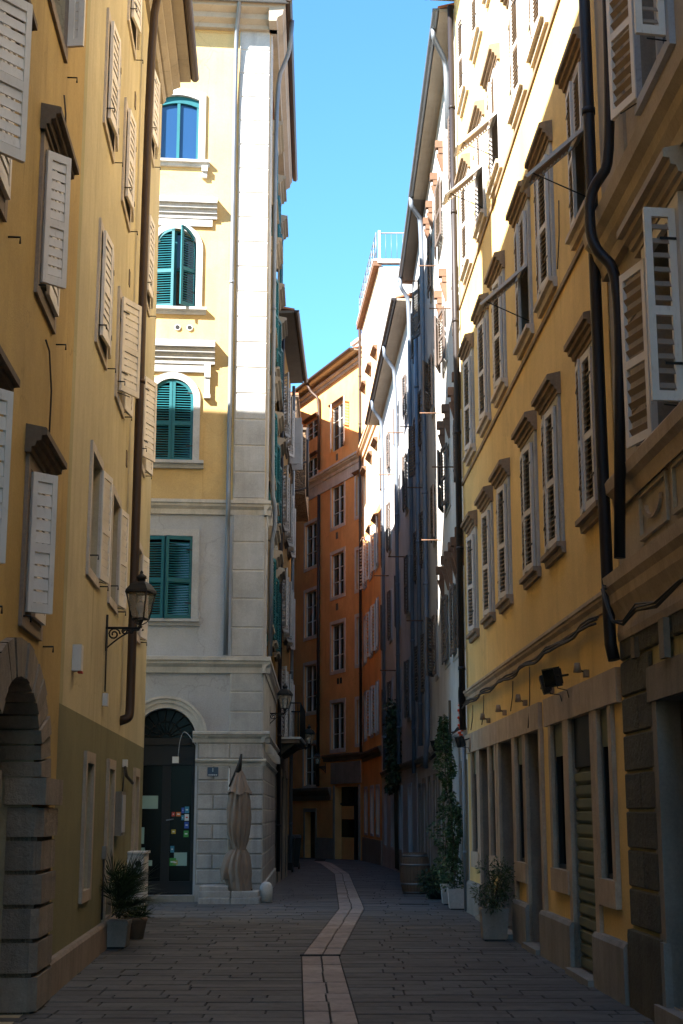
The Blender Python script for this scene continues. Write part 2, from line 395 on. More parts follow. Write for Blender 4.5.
def window(root, w, t0, t1, z0, z1, glass='glass', fr='frame', depth=.16, panes=(2, 2), surround=None, sill=None, hood=None,
           shut=None, shmat='shw', slats=18, slatmat=None, arch=False, proud=.02, solid=False, blind=False, name='window', low=.42, lwo=None):
    """surround: (width, proud, mat, bottom?)  sill: (h, proud, over, mat)  hood: (z, h, proud, over, mat)
       shut: (deg of leaf at the t0 side, deg at the t1 side) 0 = closed, None = missing"""
    mb = MB(); s0, s1 = sorted((w.S(t0), w.S(t1))); tm = (t0+t1)/2; wd = s1-s0
    U, N, Z = w.u, w.n, Vector((0,0,1))
    f = .045
    def b(a0, a1, p, q, e0, e1, mt): mb.obox(w.Ps(a0, e0, p), U*(a1-a0), N*(e1-e0), Z*(q-p), mt)
    b(s0, s1, z0, z1, -depth-.03, -depth-.02, glass)
    if panes:
        b(s0, s0+f, z0, z1, -depth-.02, -depth+.03, fr); b(s1-f, s1, z0, z1, -depth-.02, -depth+.03, fr)
        b(s0+f, s1-f, z0, z0+f, -depth-.02, -depth+.028, fr); b(s0+f, s1-f, z1-f, z1, -depth-.02, -depth+.028, fr)
        for i in range(1, panes[0]): x = s0+wd*i/panes[0]; b(x-.03, x+.03, z0+f, z1-f, -depth-.018, -depth+.034, fr)
        for j in range(1, panes[1]): z = z0+(z1-z0)*j/panes[1]; b(s0+f, s1-f, z-.014, z+.014, -depth-.017, -depth+.02, fr)
    win = mb.build(name, root)
    if surround:
        sw, sp, smt = surround[:3]; m2 = MB(); bot = len(surround) < 4 or surround[3]
        if arch:
            r = wd/2; zc = z1-r; sc = (s0+s1)/2
            for a0, a1 in ((s0-sw, s0), (s1, s1+sw)): m2.obox(w.Ps(a0, 0, z0), U*(a1-a0), N*sp, Z*(zc-z0), smt)
            K = 20
            for i in range(K):
                q0, q1 = PI*i/K, PI*(i+1)/K
                pt = lambda q, rr, e: w.Ps(sc+rr*math.cos(q), e, zc+rr*math.sin(q))
                m2.hexa([pt(q0,r,0), pt(q0,r+sw,0), pt(q1,r+sw,0), pt(q1,r,0), pt(q0,r,sp), pt(q0,r+sw,sp), pt(q1,r+sw,sp), pt(q1,r,sp)], smt)
        else:
            for a0, a1 in ((s0-sw, s0), (s1, s1+sw)): m2.obox(w.Ps(a0, 0, z0-(sw if bot else 0)), U*(a1-a0), N*sp, Z*(z1-z0+(sw if bot else 0)), smt)
            m2.obox(w.Ps(s0-sw, 0, z1), U*(wd+2*sw), N*sp, Z*sw, smt)
            if bot: m2.obox(w.Ps(s0, 0, z0-sw), U*wd, N*(sp-.002), Z*sw, smt)
        m2.build('window_surround', win)
    if sill:
        sh, sp, ov, smt = sill; m2 = MB()
        pr = [(0, z0-sh), (sp*.45, z0-sh), (sp*.55, z0-sh*.45), (sp, z0-sh*.4), (sp, z0+.004), (0, z0+.004)]
        w.prof(m2, *( (t0-ov, t1+ov) if t0 < t1 else (t1-ov, t0+ov)), pr, smt)
        m2.build('sill', win)
    if hood:
        hz, hh, hp, ov, hm = hood; m2 = MB(); ta, tb = min(t0, t1), max(t0, t1)
        pr = [(0, hz), (hp*.30, hz), (hp*.30, hz+hh*.22), (hp*.46, hz+hh*.24), (hp*.52, hz+hh*.44), (hp*.74, hz+hh*.48), (hp*.76, hz+hh*.68), (hp, hz+hh*.70), (hp, hz+hh*.96), (hp*.94, hz+hh), (0, hz+hh*1.16)]
        w.prof(m2, ta-ov, tb+ov, pr, hm)
        m2.build('hood_mould', win)
    if shut:
        lw = wd/2-.004; sides = [(s0, 1, None), (s1, -1, None)]
        # t0 side / t1 side
        angs = {w.S(t0): shut[0], w.S(t1): shut[1]}
        for sx, dr, _ in sides:
            an = angs[sx] if sx in angs else None
            if lwo: lw = lwo[0] if sx == w.S(t0) else lwo[1]
            if an is None: continue
            if an == 'awn':      # upper half closed, lower half pushed out on stays
                q = math.radians(48); m3 = MB(); hz = z0+(z1-z0)*.52
                leaf(m3, w.Ps(sx, proud, hz), U*dr, Z, N, lw, (z1-hz), shmat, slats//2, slatmat, solid=solid, mid=.98)
                o = w.Ps(sx, proud+.01, hz); dn = N*math.sin(q)-Z*math.cos(q)
                leaf(m3, o+dn*(hz-z0-.03), U*dr, -dn, N*math.cos(q)+Z*math.sin(q), lw, hz-z0-.03, shmat, slats//2, slatmat, solid=solid, mid=.98)
                m3.tube([w.Ps(sx+dr*.03, .03, z0+.1), o+dn*(hz-z0-.12)+U*dr*.03], .007, 'iron', 5)
                m3.build('shutter', win); continue
            q = math.radians(an); a = U*dr*math.cos(q)+N*math.sin(q); n = N*math.cos(q)-U*dr*math.sin(q)
            m3 = MB(); o = w.Ps(sx, proud, z0+.01)
            leaf(m3, o, a, Z, n, lw, z1-z0-.02, shmat, slats, slatmat, arch=arch, solid=solid, low=low)
            for zz in (.18, .82):    # strap hinges
                m3.obox(o+Z*(z1-z0)*zz+n*.034, a*.13, Z*.02, n*.006, 'iron')
            if an > 25: m3.tube([w.Ps(sx-dr*.02, 0, z0-.03), w.Ps(sx-dr*.02, .05, z0-.03), o+a*lw*.6-Z*.02], .007, 'iron', 5)
            m3.build('shutter', win)
    return win

def archfill(mb, w, t0, t1, zt, mat, depth=.22, K=12, revmat=None):
    """turns the square head of a hole into a round one"""
    s0, s1 = sorted((w.S(t0), w.S(t1))); r = (s1-s0)/2; sc = (s0+s1)/2; zc = zt-r
    for i in range(2*K):
        q0, q1 = PI*i/(2*K), PI*(i+1)/(2*K)
        p0 = (sc+r*math.cos(q0), zc+r*math.sin(q0)); p1 = (sc+r*math.cos(q1), zc+r*math.sin(q1))
        cx = s1 if i < K else s0
        mb.poly([w.Ps(p0[0],0,p0[1]), w.Ps(cx,0,zt), w.Ps(p1[0],0,p1[1])], mat)
        mb.poly([w.Ps(p0[0],0,p0[1]), w.Ps(p1[0],0,p1[1]), w.Ps(p1[0],-depth,p1[1]), w.Ps(p0[0],-depth,p0[1])], revmat or mat)

def eave(root, w, t0, t1, z, over, mat_s, mat_g, gut=.075, th=.12, roof='tile', back=4.0, rise=1.3, moulds=0):
    mb = MB(); w.prof(mb, t0, t1, [(-.1, z-.02), (over, z), (over, z+th*.5), (-.1, z+th*.5)], mat_s)
    for i in range(moulds):
        e = .10+.12*i; w.prof(mb, t0, t1, [(0, z-.42+.13*i), (e*.6, z-.42+.13*i), (e, z-.36+.13*i), (e, z-.30+.13*i), (0, z-.30+.13*i)], mat_s)
    mb.build('eave', root)
    mb = MB(); K = 8; pts = []
    for i in range(K+1):
        q = PI+PI*i/K; pts.append((over+gut+math.cos(q)*gut, z+th*.6+math.sin(q)*gut*1.0))
    w.prof(mb, t0, t1, pts+[(over+gut*2-.012, z+th*.6), (over+.012, z+th*.6)], mat_g); mb.build('gutter', root)
    mb = MB(); w.prof(mb, t0, t1, [(over+.03, z+th*.55), (over+.03, z+th*.55+.05), (-back, z+rise+th), (-back, z+rise+th-.1)], roof); mb.build('roof', root)

def pipe(root, pts, r, mat, rings=True, name='drainpipe'):
    mb = MB(); mb.tube(pts, r, mat, 12)
    if rings:
        for p, q in zip(pts, pts[1:]):
            p, q = Vector(p), Vector(q); L = (q-p).length
            if L > 2.5:
                k = int(L/2.2)
                for i in range(1, k+1):
                    c = p+(q-p)*(i/(k+.5)); dd = (q-p).normalized()*.03
                    mb.tube([c-dd, c+dd], r*1.18, mat, 12)
    return mb.build(name, root)
def bend(a, b, c, k=5, f=.35):
    """smooth corner points from a over b to c"""
    a, b, c = Vector(a), Vector(b), Vector(c); p = b+(a-b)*f; q = b+(c-b)*f; out = []
    for i in range(k+1):
        t = i/k; out.append(p*(1-t)**2+b*2*t*(1-t)+q*t*t)
    return out
def smooth_path(pts, f=.3, k=4):
    pts = [Vector(p) for p in pts]; out = [pts[0]]
    for a, b, c in zip(pts, pts[1:], pts[2:]): out += bend(a, b, c, k, f)
    return out+[pts[-1]]
def text_mesh(s, size, o, a, b, mat, name, parent, ext=.002):
    cu = bpy.data.curves.new(name, 'FONT'); cu.body = s; cu.size = size; cu.extrude = ext; cu.align_x = 'CENTER'; cu.align_y = 'CENTER'
    tmp = bpy.data.objects.new(name, cu); C.objects.link(tmp)
    dg = bpy.context.evaluated_depsgraph_get(); me = bpy.data.meshes.new_from_object(tmp.evaluated_get(dg))
    C.objects.unlink(tmp); bpy.data.objects.remove(tmp)
    a, b = Vector(a).normalized(), Vector(b).normalized(); n = a.cross(b)
    mb = MB()
    for p in me.polygons: mb.poly([Vector(o)+a*me.vertices[i].co.x+b*me.vertices[i].co.y+n*me.vertices[i].co.z for i in p.vertices], mat)
    return mb.build(name, parent)
# ================================================================== THE HOUSES
WL = Wall(-2.81, 16.5, -.0533, 'L')
WR = Wall(2.13, 24.2, -.03, 'R', .29)
X3 = Vector((1, 0, 0)); Z3 = Vector((0, 0, 1))
def house(name, label, w, t, **kw):
    p = w.P(t, 0, 0); return thing(name, label, 'house', (p.x, p.y, 0), **kw)

# ---------------------------------------------------------------- left, ochre house with the arched passage
LO = house('townhouse', 'ochre plastered house at the left edge with the rusticated stone archway', WL, 13.4)
cols = ((8.65, 9.5), (11.1, 11.96), (6.4, 7.3), (4.1, 5.0), (1.8, 2.7)); rows = ((3.12, 4.30), (5.86, 7.08), (8.5, 9.8), (11.2, 12.4))
hol = [(a, b, p, q) for a, b in cols for p, q in rows]
AY0, AY1, AZ = 9.9, 12.08, 2.72        # the arch opening
hol.append((AY0, AY1, 0, AZ, .9))
mb = MB(); WL.facade(mb, -12, 13.4, -.2, 14.1, hol, 'ochre', depth=6, revmat='passage')
# elliptical head of the passage
def ell(q, rx, rz, yc=(AY0+AY1)/2, zs=1.88): return yc+rx*math.cos(q), zs+rz*math.sin(q)
K = 24
for i in range(K):
    q0, q1 = PI*i/K, PI*(i+1)/K; a = ell(q0, 1.09, .84); b_ = ell(q1, 1.09, .84); cx = AY1 if i < K/2 else AY0
    mb.poly([WL.P(a[0],0,a[1]), WL.P(cx,0,AZ), WL.P(b_[0],0,b_[1])], 'ochre')
    mb.poly([WL.P(a[0],0,a[1]), WL.P(b_[0],0,b_[1]), WL.P(b_[0],-.9,b_[1]), WL.P(a[0],-.9,a[1])], 'passage')
mb.build('wall', LO)
mb = MB()   # back of the passage with its inner arch
WL.box(mb, AY0-.1, AY1+.1, -.94, -.9, -.1, AZ+.1, 'passage')
WL.box(mb, 10.3, 11.85, -.9, -.86, -.1, 1.75, 'grey')
for i in range(12):
    q0, q1 = PI*i/12, PI*(i+1)/12; c0 = 11.075
    mb.poly([WL.P(c0,-.862,1.75), WL.P(c0+0.775*math.cos(q0),-.862,1.75+.4*math.sin(q0)), WL.P(c0+0.775*math.cos(q1),-.862,1.75+.4*math.sin(q1))], 'grey')
mb.build('passage', LO)
mb = MB()   # rusticated piers and voussoirs
N_ = 17
for i in range(N_):
    g = .012; q0, q1 = PI*i/N_+g, PI*(i+1)/N_-g; pr = .07+random.uniform(-.01, .015)
    qa = [ell(q0,1.07,.74), ell(q0,1.62,1.03), ell(q1,1.62,1.03), ell(q1,1.07,.74)]
    mb.hexa([WL.P(y,-.40,z) for y, z in qa]+[WL.P(y,pr,z) for y, z in qa], 'arch')
mb.build('arch_ring', LO)
for ya, yb in ((12.03, 12.98), (8.9, 9.92)):
    mb = MB()
    z = 0; k = 0
    while z < 1.60:
        h = .27 if z else .3
        e = random.uniform(-.006, .01)
        y0_, y1_ = (ya, yb)
        pts = [(y0_+.03, -.20), (y0_+.03, .03), (y0_+.09, .09+e), (y1_-.05, .09+e), (y1_, .06), (y1_, -.02), (y1_, -.20)]
        lo = [WL.P(y, d, z+.018) for y, d in pts]; up = [WL.P(y, d, z+h-.018) for y, d in pts]
        mb.poly(lo, 'arch'); mb.poly(up, 'arch')
        for j in range(len(pts)):
            jj = (j+1) % len(pts); mb.poly([lo[j], lo[jj], up[jj], up[j]], 'arch')
        z += h; k += 1
    WL.box(mb, ya+.05, yb-.03, -.2, .05, -.1, 1.64, 'dhood')
    WL.box(mb, ya-.02, yb+.04, -.22, .12, 1.66, 1.88, 'arch'); mb.build('archway_pier', LO)
for j, (a, b) in enumerate(cols):
    for i, (p, q) in enumerate(rows):
        if False: continue
        win = window(LO, WL, a, b, p, q, depth=.14, panes=(2, 2), surround=(.10, .03, 'plinth'), hood=(q+.10, .20, .17, .16, 'dhood') if i < 2 else None)
        m3 = MB()
        if i < 2:
            an = math.radians(48 if j else 42); lw = .23 if j else .32
            o = WL.P(a, .035, p+.02); aa = -WL.u*math.cos(an)+WL.n*math.sin(an); nn = WL.n*math.cos(an)+WL.u*math.sin(an)
            leaf(m3, o, aa, Z3, nn, lw, q-p-.05, 'shw', 12, st=.045, low=.12); m3.build('shutter', win)
            m3 = MB(); o = WL.P(b-.02, .035, p+.02); leaf(m3, o, WL.u, Z3, WL.n, b-a-.3, q-p-.05, 'shw', 14, low=.12); m3.build('shutter', win)
        else:
            o = WL.P(b, .035, p+.02); an = math.radians(80)
            leaf(m3, o, WL.u*math.cos(an)+WL.n*math.sin(an), Z3, WL.n*math.cos(an)-WL.u*math.sin(an), .15, q-p-.05, 'shw', 14, low=.12); m3.build('shutter', win)
        for tt, zz in ((a-.05, p-.02), (b+.32, p-.12)): m3 = MB(); stay(m3, WL, tt, zz, .09); m3.build('shutter_catch', win)
eave(LO, WL, -12, 13.3, 14.1, .5, 'soffit', 'pipebr')
pipe(LO, [WL.P(12.0, .02, 8.05), WL.P(12.08, .03, 7.9), WL.P(12.12, .03, 7.6), WL.P(12.1, .02, 7.25)], .008, 'cable', False, 'cable')
pipe(LO, [WL.P(11.6, .02, 5.55), WL.P(11.75, .03, 5.5), WL.P(11.95, .03, 5.2), WL.P(12.0, .02, 4.7)], .008, 'cable', False, 'cable')

# ---------------------------------------------------------------- left, cream house
LC = house('townhouse', 'pale cream house with an olive painted base between the stone archway and the palm', WL, 23.0)
cols = ((15.06, 15.92), (17.18, 18.02), (20.55, 21.4)); rows = ((4.18, 5.46), (6.78, 8.04), (9.4, 10.65), (11.96, 13.1))
gw = ((15.5, 16.1), (17.75, 18.35), (21.35, 21.95))
hol = [(a, b, p, q, .14) for a, b in cols for p, q in rows]+[(a, b, .78, 2.12, .16) for a, b in gw[:1]]+[(gw[1][0], gw[1][1], .35, 2.12, .16), (gw[2][0], gw[2][1], .78, 2.12, .16)]
mb = MB(); WL.facade(mb, 13.62, 23.0, -.2, 14.1, hol, 'cream', zones=[(2.60, 'olive')], depth=8, revmat='passage')
WL.facade(mb, 13.4, 13.62, -.2, 14.1, [], 'joint', zones=[(2.60, 'olive')], depth=8)
mb.build('wall', LC)
mb = MB(); WL.prof(mb, 13.05, 22.98, [(-.02,-.2), (.07,-.2), (.07,.28), (.05,.31), (-.02,.31)], 'plinth'); mb.build('plinth', LC)
ang = {(0,0):(6,None), (1,0):(8,172), (2,0):(8,171), (0,1):(5,5), (1,1):(28,171), (2,1):(20,170), (0,2):(5,5), (1,2):(5,5), (2,2):(5,5), (0,3):(8,9), (1,3):(9,7), (2,3):(6,8)}
for j, (a, b) in enumerate(cols):
    for i, (p, q) in enumerate(rows):
        an = ang[(j, i)]
        if i == 0: an = (None, 172)
        win = window(LC, WL, a, b, p, q, depth=.10, surround=(.10, .03, 'pale'), shut=an, shmat='shw', slats=20, proud=.045, low=.1)
        m3 = MB()
        for tt, zz in ((a-.02, p+.12), (b+.15, p-.06)): m3 = MB(); stay(m3, WL, tt, zz, .12); m3.build('shutter_catch', win)
for k, (a, b) in enumerate(gw):
    z0_ = .35 if k == 1 else .78
    window(LC, WL, a, b, z0_, 2.12, depth=.12, panes=(1, 1), surround=(.12, .035, 'trim'))
mb = MB()
for t_, z in ((18.35, 8.65), (18.35, 11.3), (18.75, 6.2)): mb = MB(); WL.box(mb, t_, t_+.13, -.01, .012, z, z+.22, 'dhood'); mb.build('vent_grille', LC)
eave(LC, WL, 13.4, 22.6, 14.0, .52, 'soffit', 'pipebr', gut=.07, moulds=3, rise=.12)
pipe(LC, smooth_path([WL.P(18.6, .5, 14.0), WL.P(18.8, .42, 13.6), WL.P(19.2, .12, 13.35), WL.P(19.2, .12, 3.08), WL.P(19.12, .12, 2.83), WL.P(19.1, -.02, 2.78)]), .062, 'pipebr')
mb = MB(); WL.box(mb, 14.18, 14.34, 0, .09, 2.98, 3.24, 'plast'); WL.box(mb, 14.24, 14.34, .05, .095, 2.96, 2.98, 'red')
tag(mb.build('alarm_box'), 'small white alarm box high on the cream wall above the olive paint', 'alarm box')
mb = MB(); WL.box(mb, 16.95, 17.08, 0, .06, 2.83, 2.98, 'plast'); mb.tube([WL.P(17.0, .02, 3.75), WL.P(17.02, .02, 3.0)], .010, 'cable', 6); mb.build('junction_box', LC)
mb = MB(); WL.box(mb, 18.75, 19.25, 0, .09, 1.30, 1.86, 'jamb'); WL.box(mb, 18.80, 19.20, .09, .10, 1.34, 1.82, 'grey'); mb.build('meter_box', LC)
mb = MB(); WL.box(mb, 17.45, 17.56, 0, .05, 1.05, 1.2, 'jamb'); mb.tube([WL.P(17.5, .02, 1.1), WL.P(17.5, .02, .35)], .012, 'cable', 6); mb.build('cable_conduit', LC); mb = MB()
WL.box(mb, 19.6, 19.75, 0, .06, 2.20, 2.30, 'plast')
mb.tube([WL.P(19.55, .04, 2.2), WL.P(19.6, .06, 2.08), WL.P(19.9, .09, 2.02), WL.P(20.4, .07, 2.0)], .022, 'cable', 8); mb.tube([WL.P(19.55, .04, 2.2), WL.P(19.5, .02, 1.85)], .01, 'cable', 6); mb.build('cable_conduit', LC)
mb = MB()   # above the eave, out of frame: a box added for its shadow, a chimney
WL.box(mb, 20.0, 21.7, -2.2, -.5, 14.0, 16.9, 'cream'); mb.build('roof_shadow_block', LC)
mb = MB(); WL.box(mb, 14.7, 15.35, -1.3, -.75, 14.0, 16.9, 'limes'); WL.box(mb, 14.62, 15.43, -1.38, -.67, 16.9, 17.0, 'tile'); mb.build('chimney', LC)

# ---------------------------------------------------------------- the corner house facing us
WC = Wall(-1.49, 27.146, .09, 'F'); WS = Wall(-1.49, 27.146, -.017, 'L')
CH = house('townhouse', 'tall corner house with teal shutters, pale yellow above and grey stone below', WC, -1.49)
ft = -9.0
hol = [(-3.77, -2.94, 14.62, 16.12, .14), (-3.77, -2.93, 11.45, 13.14, .14), (-3.75, -2.92, 8.30, 9.98, .14), (-3.92, -2.88, 5.2, 6.82, .14), (-3.87, -2.74, .1, 3.52, .34),
       (-6.3, -5.4, 5.2, 6.8, .14), (-6.3, -5.4, 8.3, 9.9, .14), (-6.3, -5.4, 11.4, 13, .14)]
mb = MB(); WC.facade(mb, -9, -1.49, -.2, 17.9, hol, 'creamhi', zones=[(7.4, 'grey')], depth=7.6, revmat='grey')
archfill(mb, WC, -3.77, -2.93, 13.14, 'creamhi', .14); archfill(mb, WC, -3.75, -2.92, 9.98, 'creamhi', .14); archfill(mb, WC, -3.87, -2.74, 3.52, 'grey', .34)
mb.build('wall', CH)
mb = MB()   # corner pilaster: coursed blocks, a bigger pier at street level
z = 3.06
def rb(w, t0, t1, z0, z1, d, mt='quoin', g=.011):
    s0, s1 = sorted((w.S(t0), w.S(t1))); c = .012
    P = w.Ps
    p = [(s0+g, z0+g), (s1-g, z0+g), (s1-g, z1-g), (s0+g, z1-g)]; pi = [(s0+g+c, z0+g+c), (s1-g-c, z0+g+c), (s1-g-c, z1-g-c), (s0+g+c, z1-g-c)]
    for i in range(4):
        j = (i+1) % 4
        mb.poly([P(p[i][0],0,p[i][1]), P(p[j][0],0,p[j][1]), P(p[j][0],d-c,p[j][1]), P(p[i][0],d-c,p[i][1])], mt)
        mb.poly([P(p[i][0],d-c,p[i][1]), P(p[j][0],d-c,p[j][1]), P(pi[j][0],d,pi[j][1]), P(pi[i][0],d,pi[i][1])], mt)
    mb.poly([P(a, d, b) for a, b in pi], mt)
def course(w, t0, t1, zs, ze, h, d, split=0, mt='quoin'):
    n = max(1, round((ze-zs)/h)); hh = (ze-zs)/n
    for i in range(n):
        z0 = zs+i*hh
        if split and i % 2:
            k = split
            for q in range(k): rb(w, t0+(t1-t0)*q/k, t0+(t1-t0)*(q+1)/k, z0, z0+hh, d, mt)
        else: rb(w, t0, t1, z0, z0+hh, d, mt)
course(WC, -2.12, -1.49, 3.08, 4.2, .37, .04); course(WC, -2.12, -1.49, 4.50, 7.27, .53, .04); course(WC, -2.12, -1.49, 7.58, 17.7, .53, .04)
course(WC, -3.2, -2.28, 4.5, 7.27, .53, .012, mt='grey') if False else None
course(WC, -2.69, -2.1, .30, 2.45, .27, .045, 2, mt='pier'); course(WC, -2.1, -1.47, .30, 2.45, .27, .05, mt='pier')
rb(WC, -2.69, -2.1, 2.58, 2.86, .04, 'pier'); rb(WC, -2.1, -1.47, 2.58, 2.86, .05, 'pier')
WC.box(mb, -2.72, -1.46, -.02, .075, -.2, .29, 'pier')
WC.box(mb, -2.70, -1.48, -.02, .03, .29, 2.9, 'gplinth')
WC.box(mb, -2.12, -1.50, -.02, .028, 3.0, 17.7, 'limes')
mb.build('corner_pier', CH)
mb = MB()   # same stone on the lane side
course(WS, 27.2, 35.0, .30, 2.45, .27, .03, 9, 'pier'); rb(WS, 27.2, 35, 2.58, 2.86, .03, 'pier')
WS.box(mb, 27.15, 35.0, -.02, .06, -.35, .29, 'limes'); WS.box(mb, 27.15, 35.0, -.02, .022, .29, 2.9, 'limes'); WS.box(mb, 27.15, 35.0, -.02, .020, 3.06, 4.2, 'limes')
course(WS, 27.2, 27.75, 4.5, 17.6, .53, .04); WS.box(mb, 27.16, 27.74, -.01, .03, 4.5, 17.6, 'limes')
mb.build('side_stonework', CH)
mb = MB()
def band(w, a, b, z0, z1, p, mt): w.prof(mb, a, b, [(-.02, z0), (p*.3, z0), (p*.35, z0+(z1-z0)*.35), (p*.75, z0+(z1-z0)*.55), (p*.8, z0+(z1-z0)*.7), (p, z0+(z1-z0)*.75), (p, z1-.01), (-.02, z1+.015)], mt)
band(WC, -9, -1.38, 7.25, 7.54, .13, 'limes'); band(WC, -9, -1.36, 4.18, 4.49, .16, 'limes')
band(WC, -2.80, -1.36, 2.88, 3.08, .14, 'limes'); band(WC, -2.74, -1.42, 2.45, 2.57, .10, 'limes')
band(WS, 27.03, 35.0, 4.18, 4.49, .14, 'limes'); band(WS, 27.04, 35.0, 7.25, 7.54, .11, 'limes'); band(WS, 27.05, 35, 2.88, 3.08, .12, 'limes'); band(WS, 27.08, 35, 2.45, 2.57, .08, 'limes')
t = 27.6
while t < 34.9:
    WS.box(mb, t, t+.14, .02, .15, 2.72, 2.87, 'limes'); t += .75
mb.build('string_course', CH)
# windows of the front
hm = 'quoin'
ww = window(CH, WC, -3.77, -2.94, 14.62, 16.12, glass='skyglass', fr='teal', depth=.06, panes=(2, 1), sill=(.12, .13, .24, hm))
fq = lambda x, o=0: 15.98+o+.10*(1-((x+3.355)/.415)**2)
mb = MB()
for x0, x1 in ((-3.91, -3.77), (-2.94, -2.80)): WC.box(mb, x0, x1, -.06, .05, 14.62, fq(-2.94), hm)
xs = [-3.91+i*1.11/14 for i in range(15)]
for x0, x1 in zip(xs, xs[1:]):
    g = lambda x: fq(max(-3.77, min(-2.94, x)))
    s = [(x0, g(x0)), (x1, g(x1)), (x1, 16.13+.09*(1-((x1+3.355)/.555)**2)+.0), (x0, 16.13+.09*(1-((x0+3.355)/.555)**2))]
    mb.hexa([WC.P(x, -.06, z) for x, z in s]+[WC.P(x, .05, z) for x, z in s], hm)
mb.build('window_surround', ww)
mb = MB()
xs = [-3.77+i*.83/12 for i in range(13)]
for x0, x1 in zip(xs, xs[1:]):
    s = [(x0, fq(x0)-.15), (x1, fq(x1)-.15), (x1, fq(x1)-.002), (x0, fq(x0)-.002)]
    mb.hexa([WC.P(x, -.07, z) for x, z in s]+[WC.P(x, -.02, z) for x, z in s], 'teal')
mb.build('arched_head', ww)
window(CH, WC, -3.77, -2.93, 11.45, 13.14, fr='teal', depth=.10, panes=(2, 2), surround=(.13, .05, hm), sill=(.12, .14, .22, hm), hood=(13.36, .40, .24, .40, hm), shut=(12, 42), shmat='teal', slats=30, arch=True, proud=-.03)
window(CH, WC, -3.75, -2.92, 8.30, 9.98, fr='teal', depth=.10, panes=(2, 2), surround=(.13, .05, hm), sill=(.14, .16, .22, hm), hood=(10.28, .44, .26, .40, hm), shut=(2, 2), shmat='teal', slats=30, arch=True, proud=-.03)
window(CH, WC, -3.92, -2.88, 5.2, 6.82, fr='teal', depth=.10, panes=(2, 2), surround=(.13, .04, hm, False), sill=(.12, .10, .16, hm), shut=(8, 14), shmat='teal', slats=30, proud=-.02)
for p, q in ((5.2, 6.8), (8.3, 9.9), (11.4, 13)): window(CH, WC, -6.3, -5.4, p, q, fr='teal', depth=.1, surround=(.13, .04, hm), shut=(3, 3), shmat='teal', slats=24, proud=0)
mb = MB()   # shallow curved head over the top window, consoles, vents
WC.box(mb, -2.86, -2.74, 0, .12, 14.38, 14.5, hm); WC.box(mb, -2.85, -2.75, 0, .08, 14.26, 14.381, hm)
mb.build('sill_bracket', CH)
for X in (-2.66, -4.03):
    mb = MB()
    WC.box(mb, X-.06, X+.06, 0, .12, 10.0, 10.28, hm); WC.box(mb, X-.05, X+.05, 0, .09, 9.66, 10.0, hm); WC.box(mb, X-.065, X+.065, 0, .11, 9.58, 9.66, hm); mb.build('window_console', CH)
for z in (10.12, 13.20): mb = MB(); WC.box(mb, -4.1, -2.62, 0, .055, z, z+.16, hm); mb.build('frieze', CH)
mb = MB()
for X, z, r in ((-3.27, 11.05, .062), (-3.03, 11.05, .062)):
    mb = MB(); c = WC.P(X, .0, z); mb.tube([c, c+WC.n*.03], r, 'quoin', 16); mb.tube([c+WC.n*.03, c+WC.n*.034], r*.7, 'dark', 16); mb.build('vent', CH)
mb = MB(); c = WC.P(-3.2, 0, 16.95); mb.tube([c, c+WC.n*.04], .16, 'quoin', 20)
mb.build('round_plaque', CH)
# door
mb = MB()
def cb(x0, x1, z0, z1, d0, d1, mt): WC.box(mb, x0, x1, d0, d1, z0, z1, mt)
cb(-3.87, -2.74, .1, 3.52, -.33, -.30, 'doorgl')
for x in (-3.87, -2.80): cb(x, x+.06, .1, 3.0, -.30, -.24, 'shopfr')
cb(-3.35, -3.19, .22, 2.46, -.30, -.25, 'shopfr'); cb(-3.81, -2.80, .12, .34, -.30, -.25, 'shopfr')
cb(-3.81, -2.80, 2.46, 2.56, -.30, -.22, 'shopfr'); cb(-3.81, -2.80, 2.56, 2.84, -.30, -.24, 'grey' if False else 'shopfr'); cb(-3.81, -2.80, 2.84, 2.97, -.30, -.20, 'iron')
dr = mb.build('door', CH)
mb = MB()      # wrought fan light
cx = -3.305
for i in range(9):
    q = PI*(i+.5)/9; mb.tube([WC.P(cx+.08*math.cos(q), -.24, 2.98+.08*math.sin(q)), WC.P(cx+.27*math.cos(q+.10), -.24, 2.98+.27*math.sin(q+.10)), WC.P(cx+.52*math.cos(q), -.24, 2.98+.52*math.sin(q))], .010, 'iron', 6)
for r in (.08, .30, .53):
    mb.tube([WC.P(cx+r*math.cos(PI*i/20), -.24, 2.98+r*math.sin(PI*i/20)) for i in range(21)], .012, 'iron', 6)
mb.build('fanlight_grille', dr)
mb = MB(); mb.tube([WC.P(-3.25, -.2, 1.45), WC.P(-3.25, -.17, 1.45), WC.P(-3.12, -.17, 1.47)], .012, 'zinc', 8); mb.build('handle', dr)
mb = MB()
for x0, x1, z0, z1, mt in ((-3.80,-3.42,2.28-.62,2.42-.62+.10,'paper'), (-3.84,-3.66,1.02,1.32,'paper'), (-3.84,-3.64,.62,.95,'paper'), (-3.6,-3.5,.62,.72,'paper'), (-3.12,-2.86,.62,.86,'paper')): mb = MB(); cb(x0+.02, x1, z0, z1, -.298, -.292, mt); mb.build('paper_notice', dr)
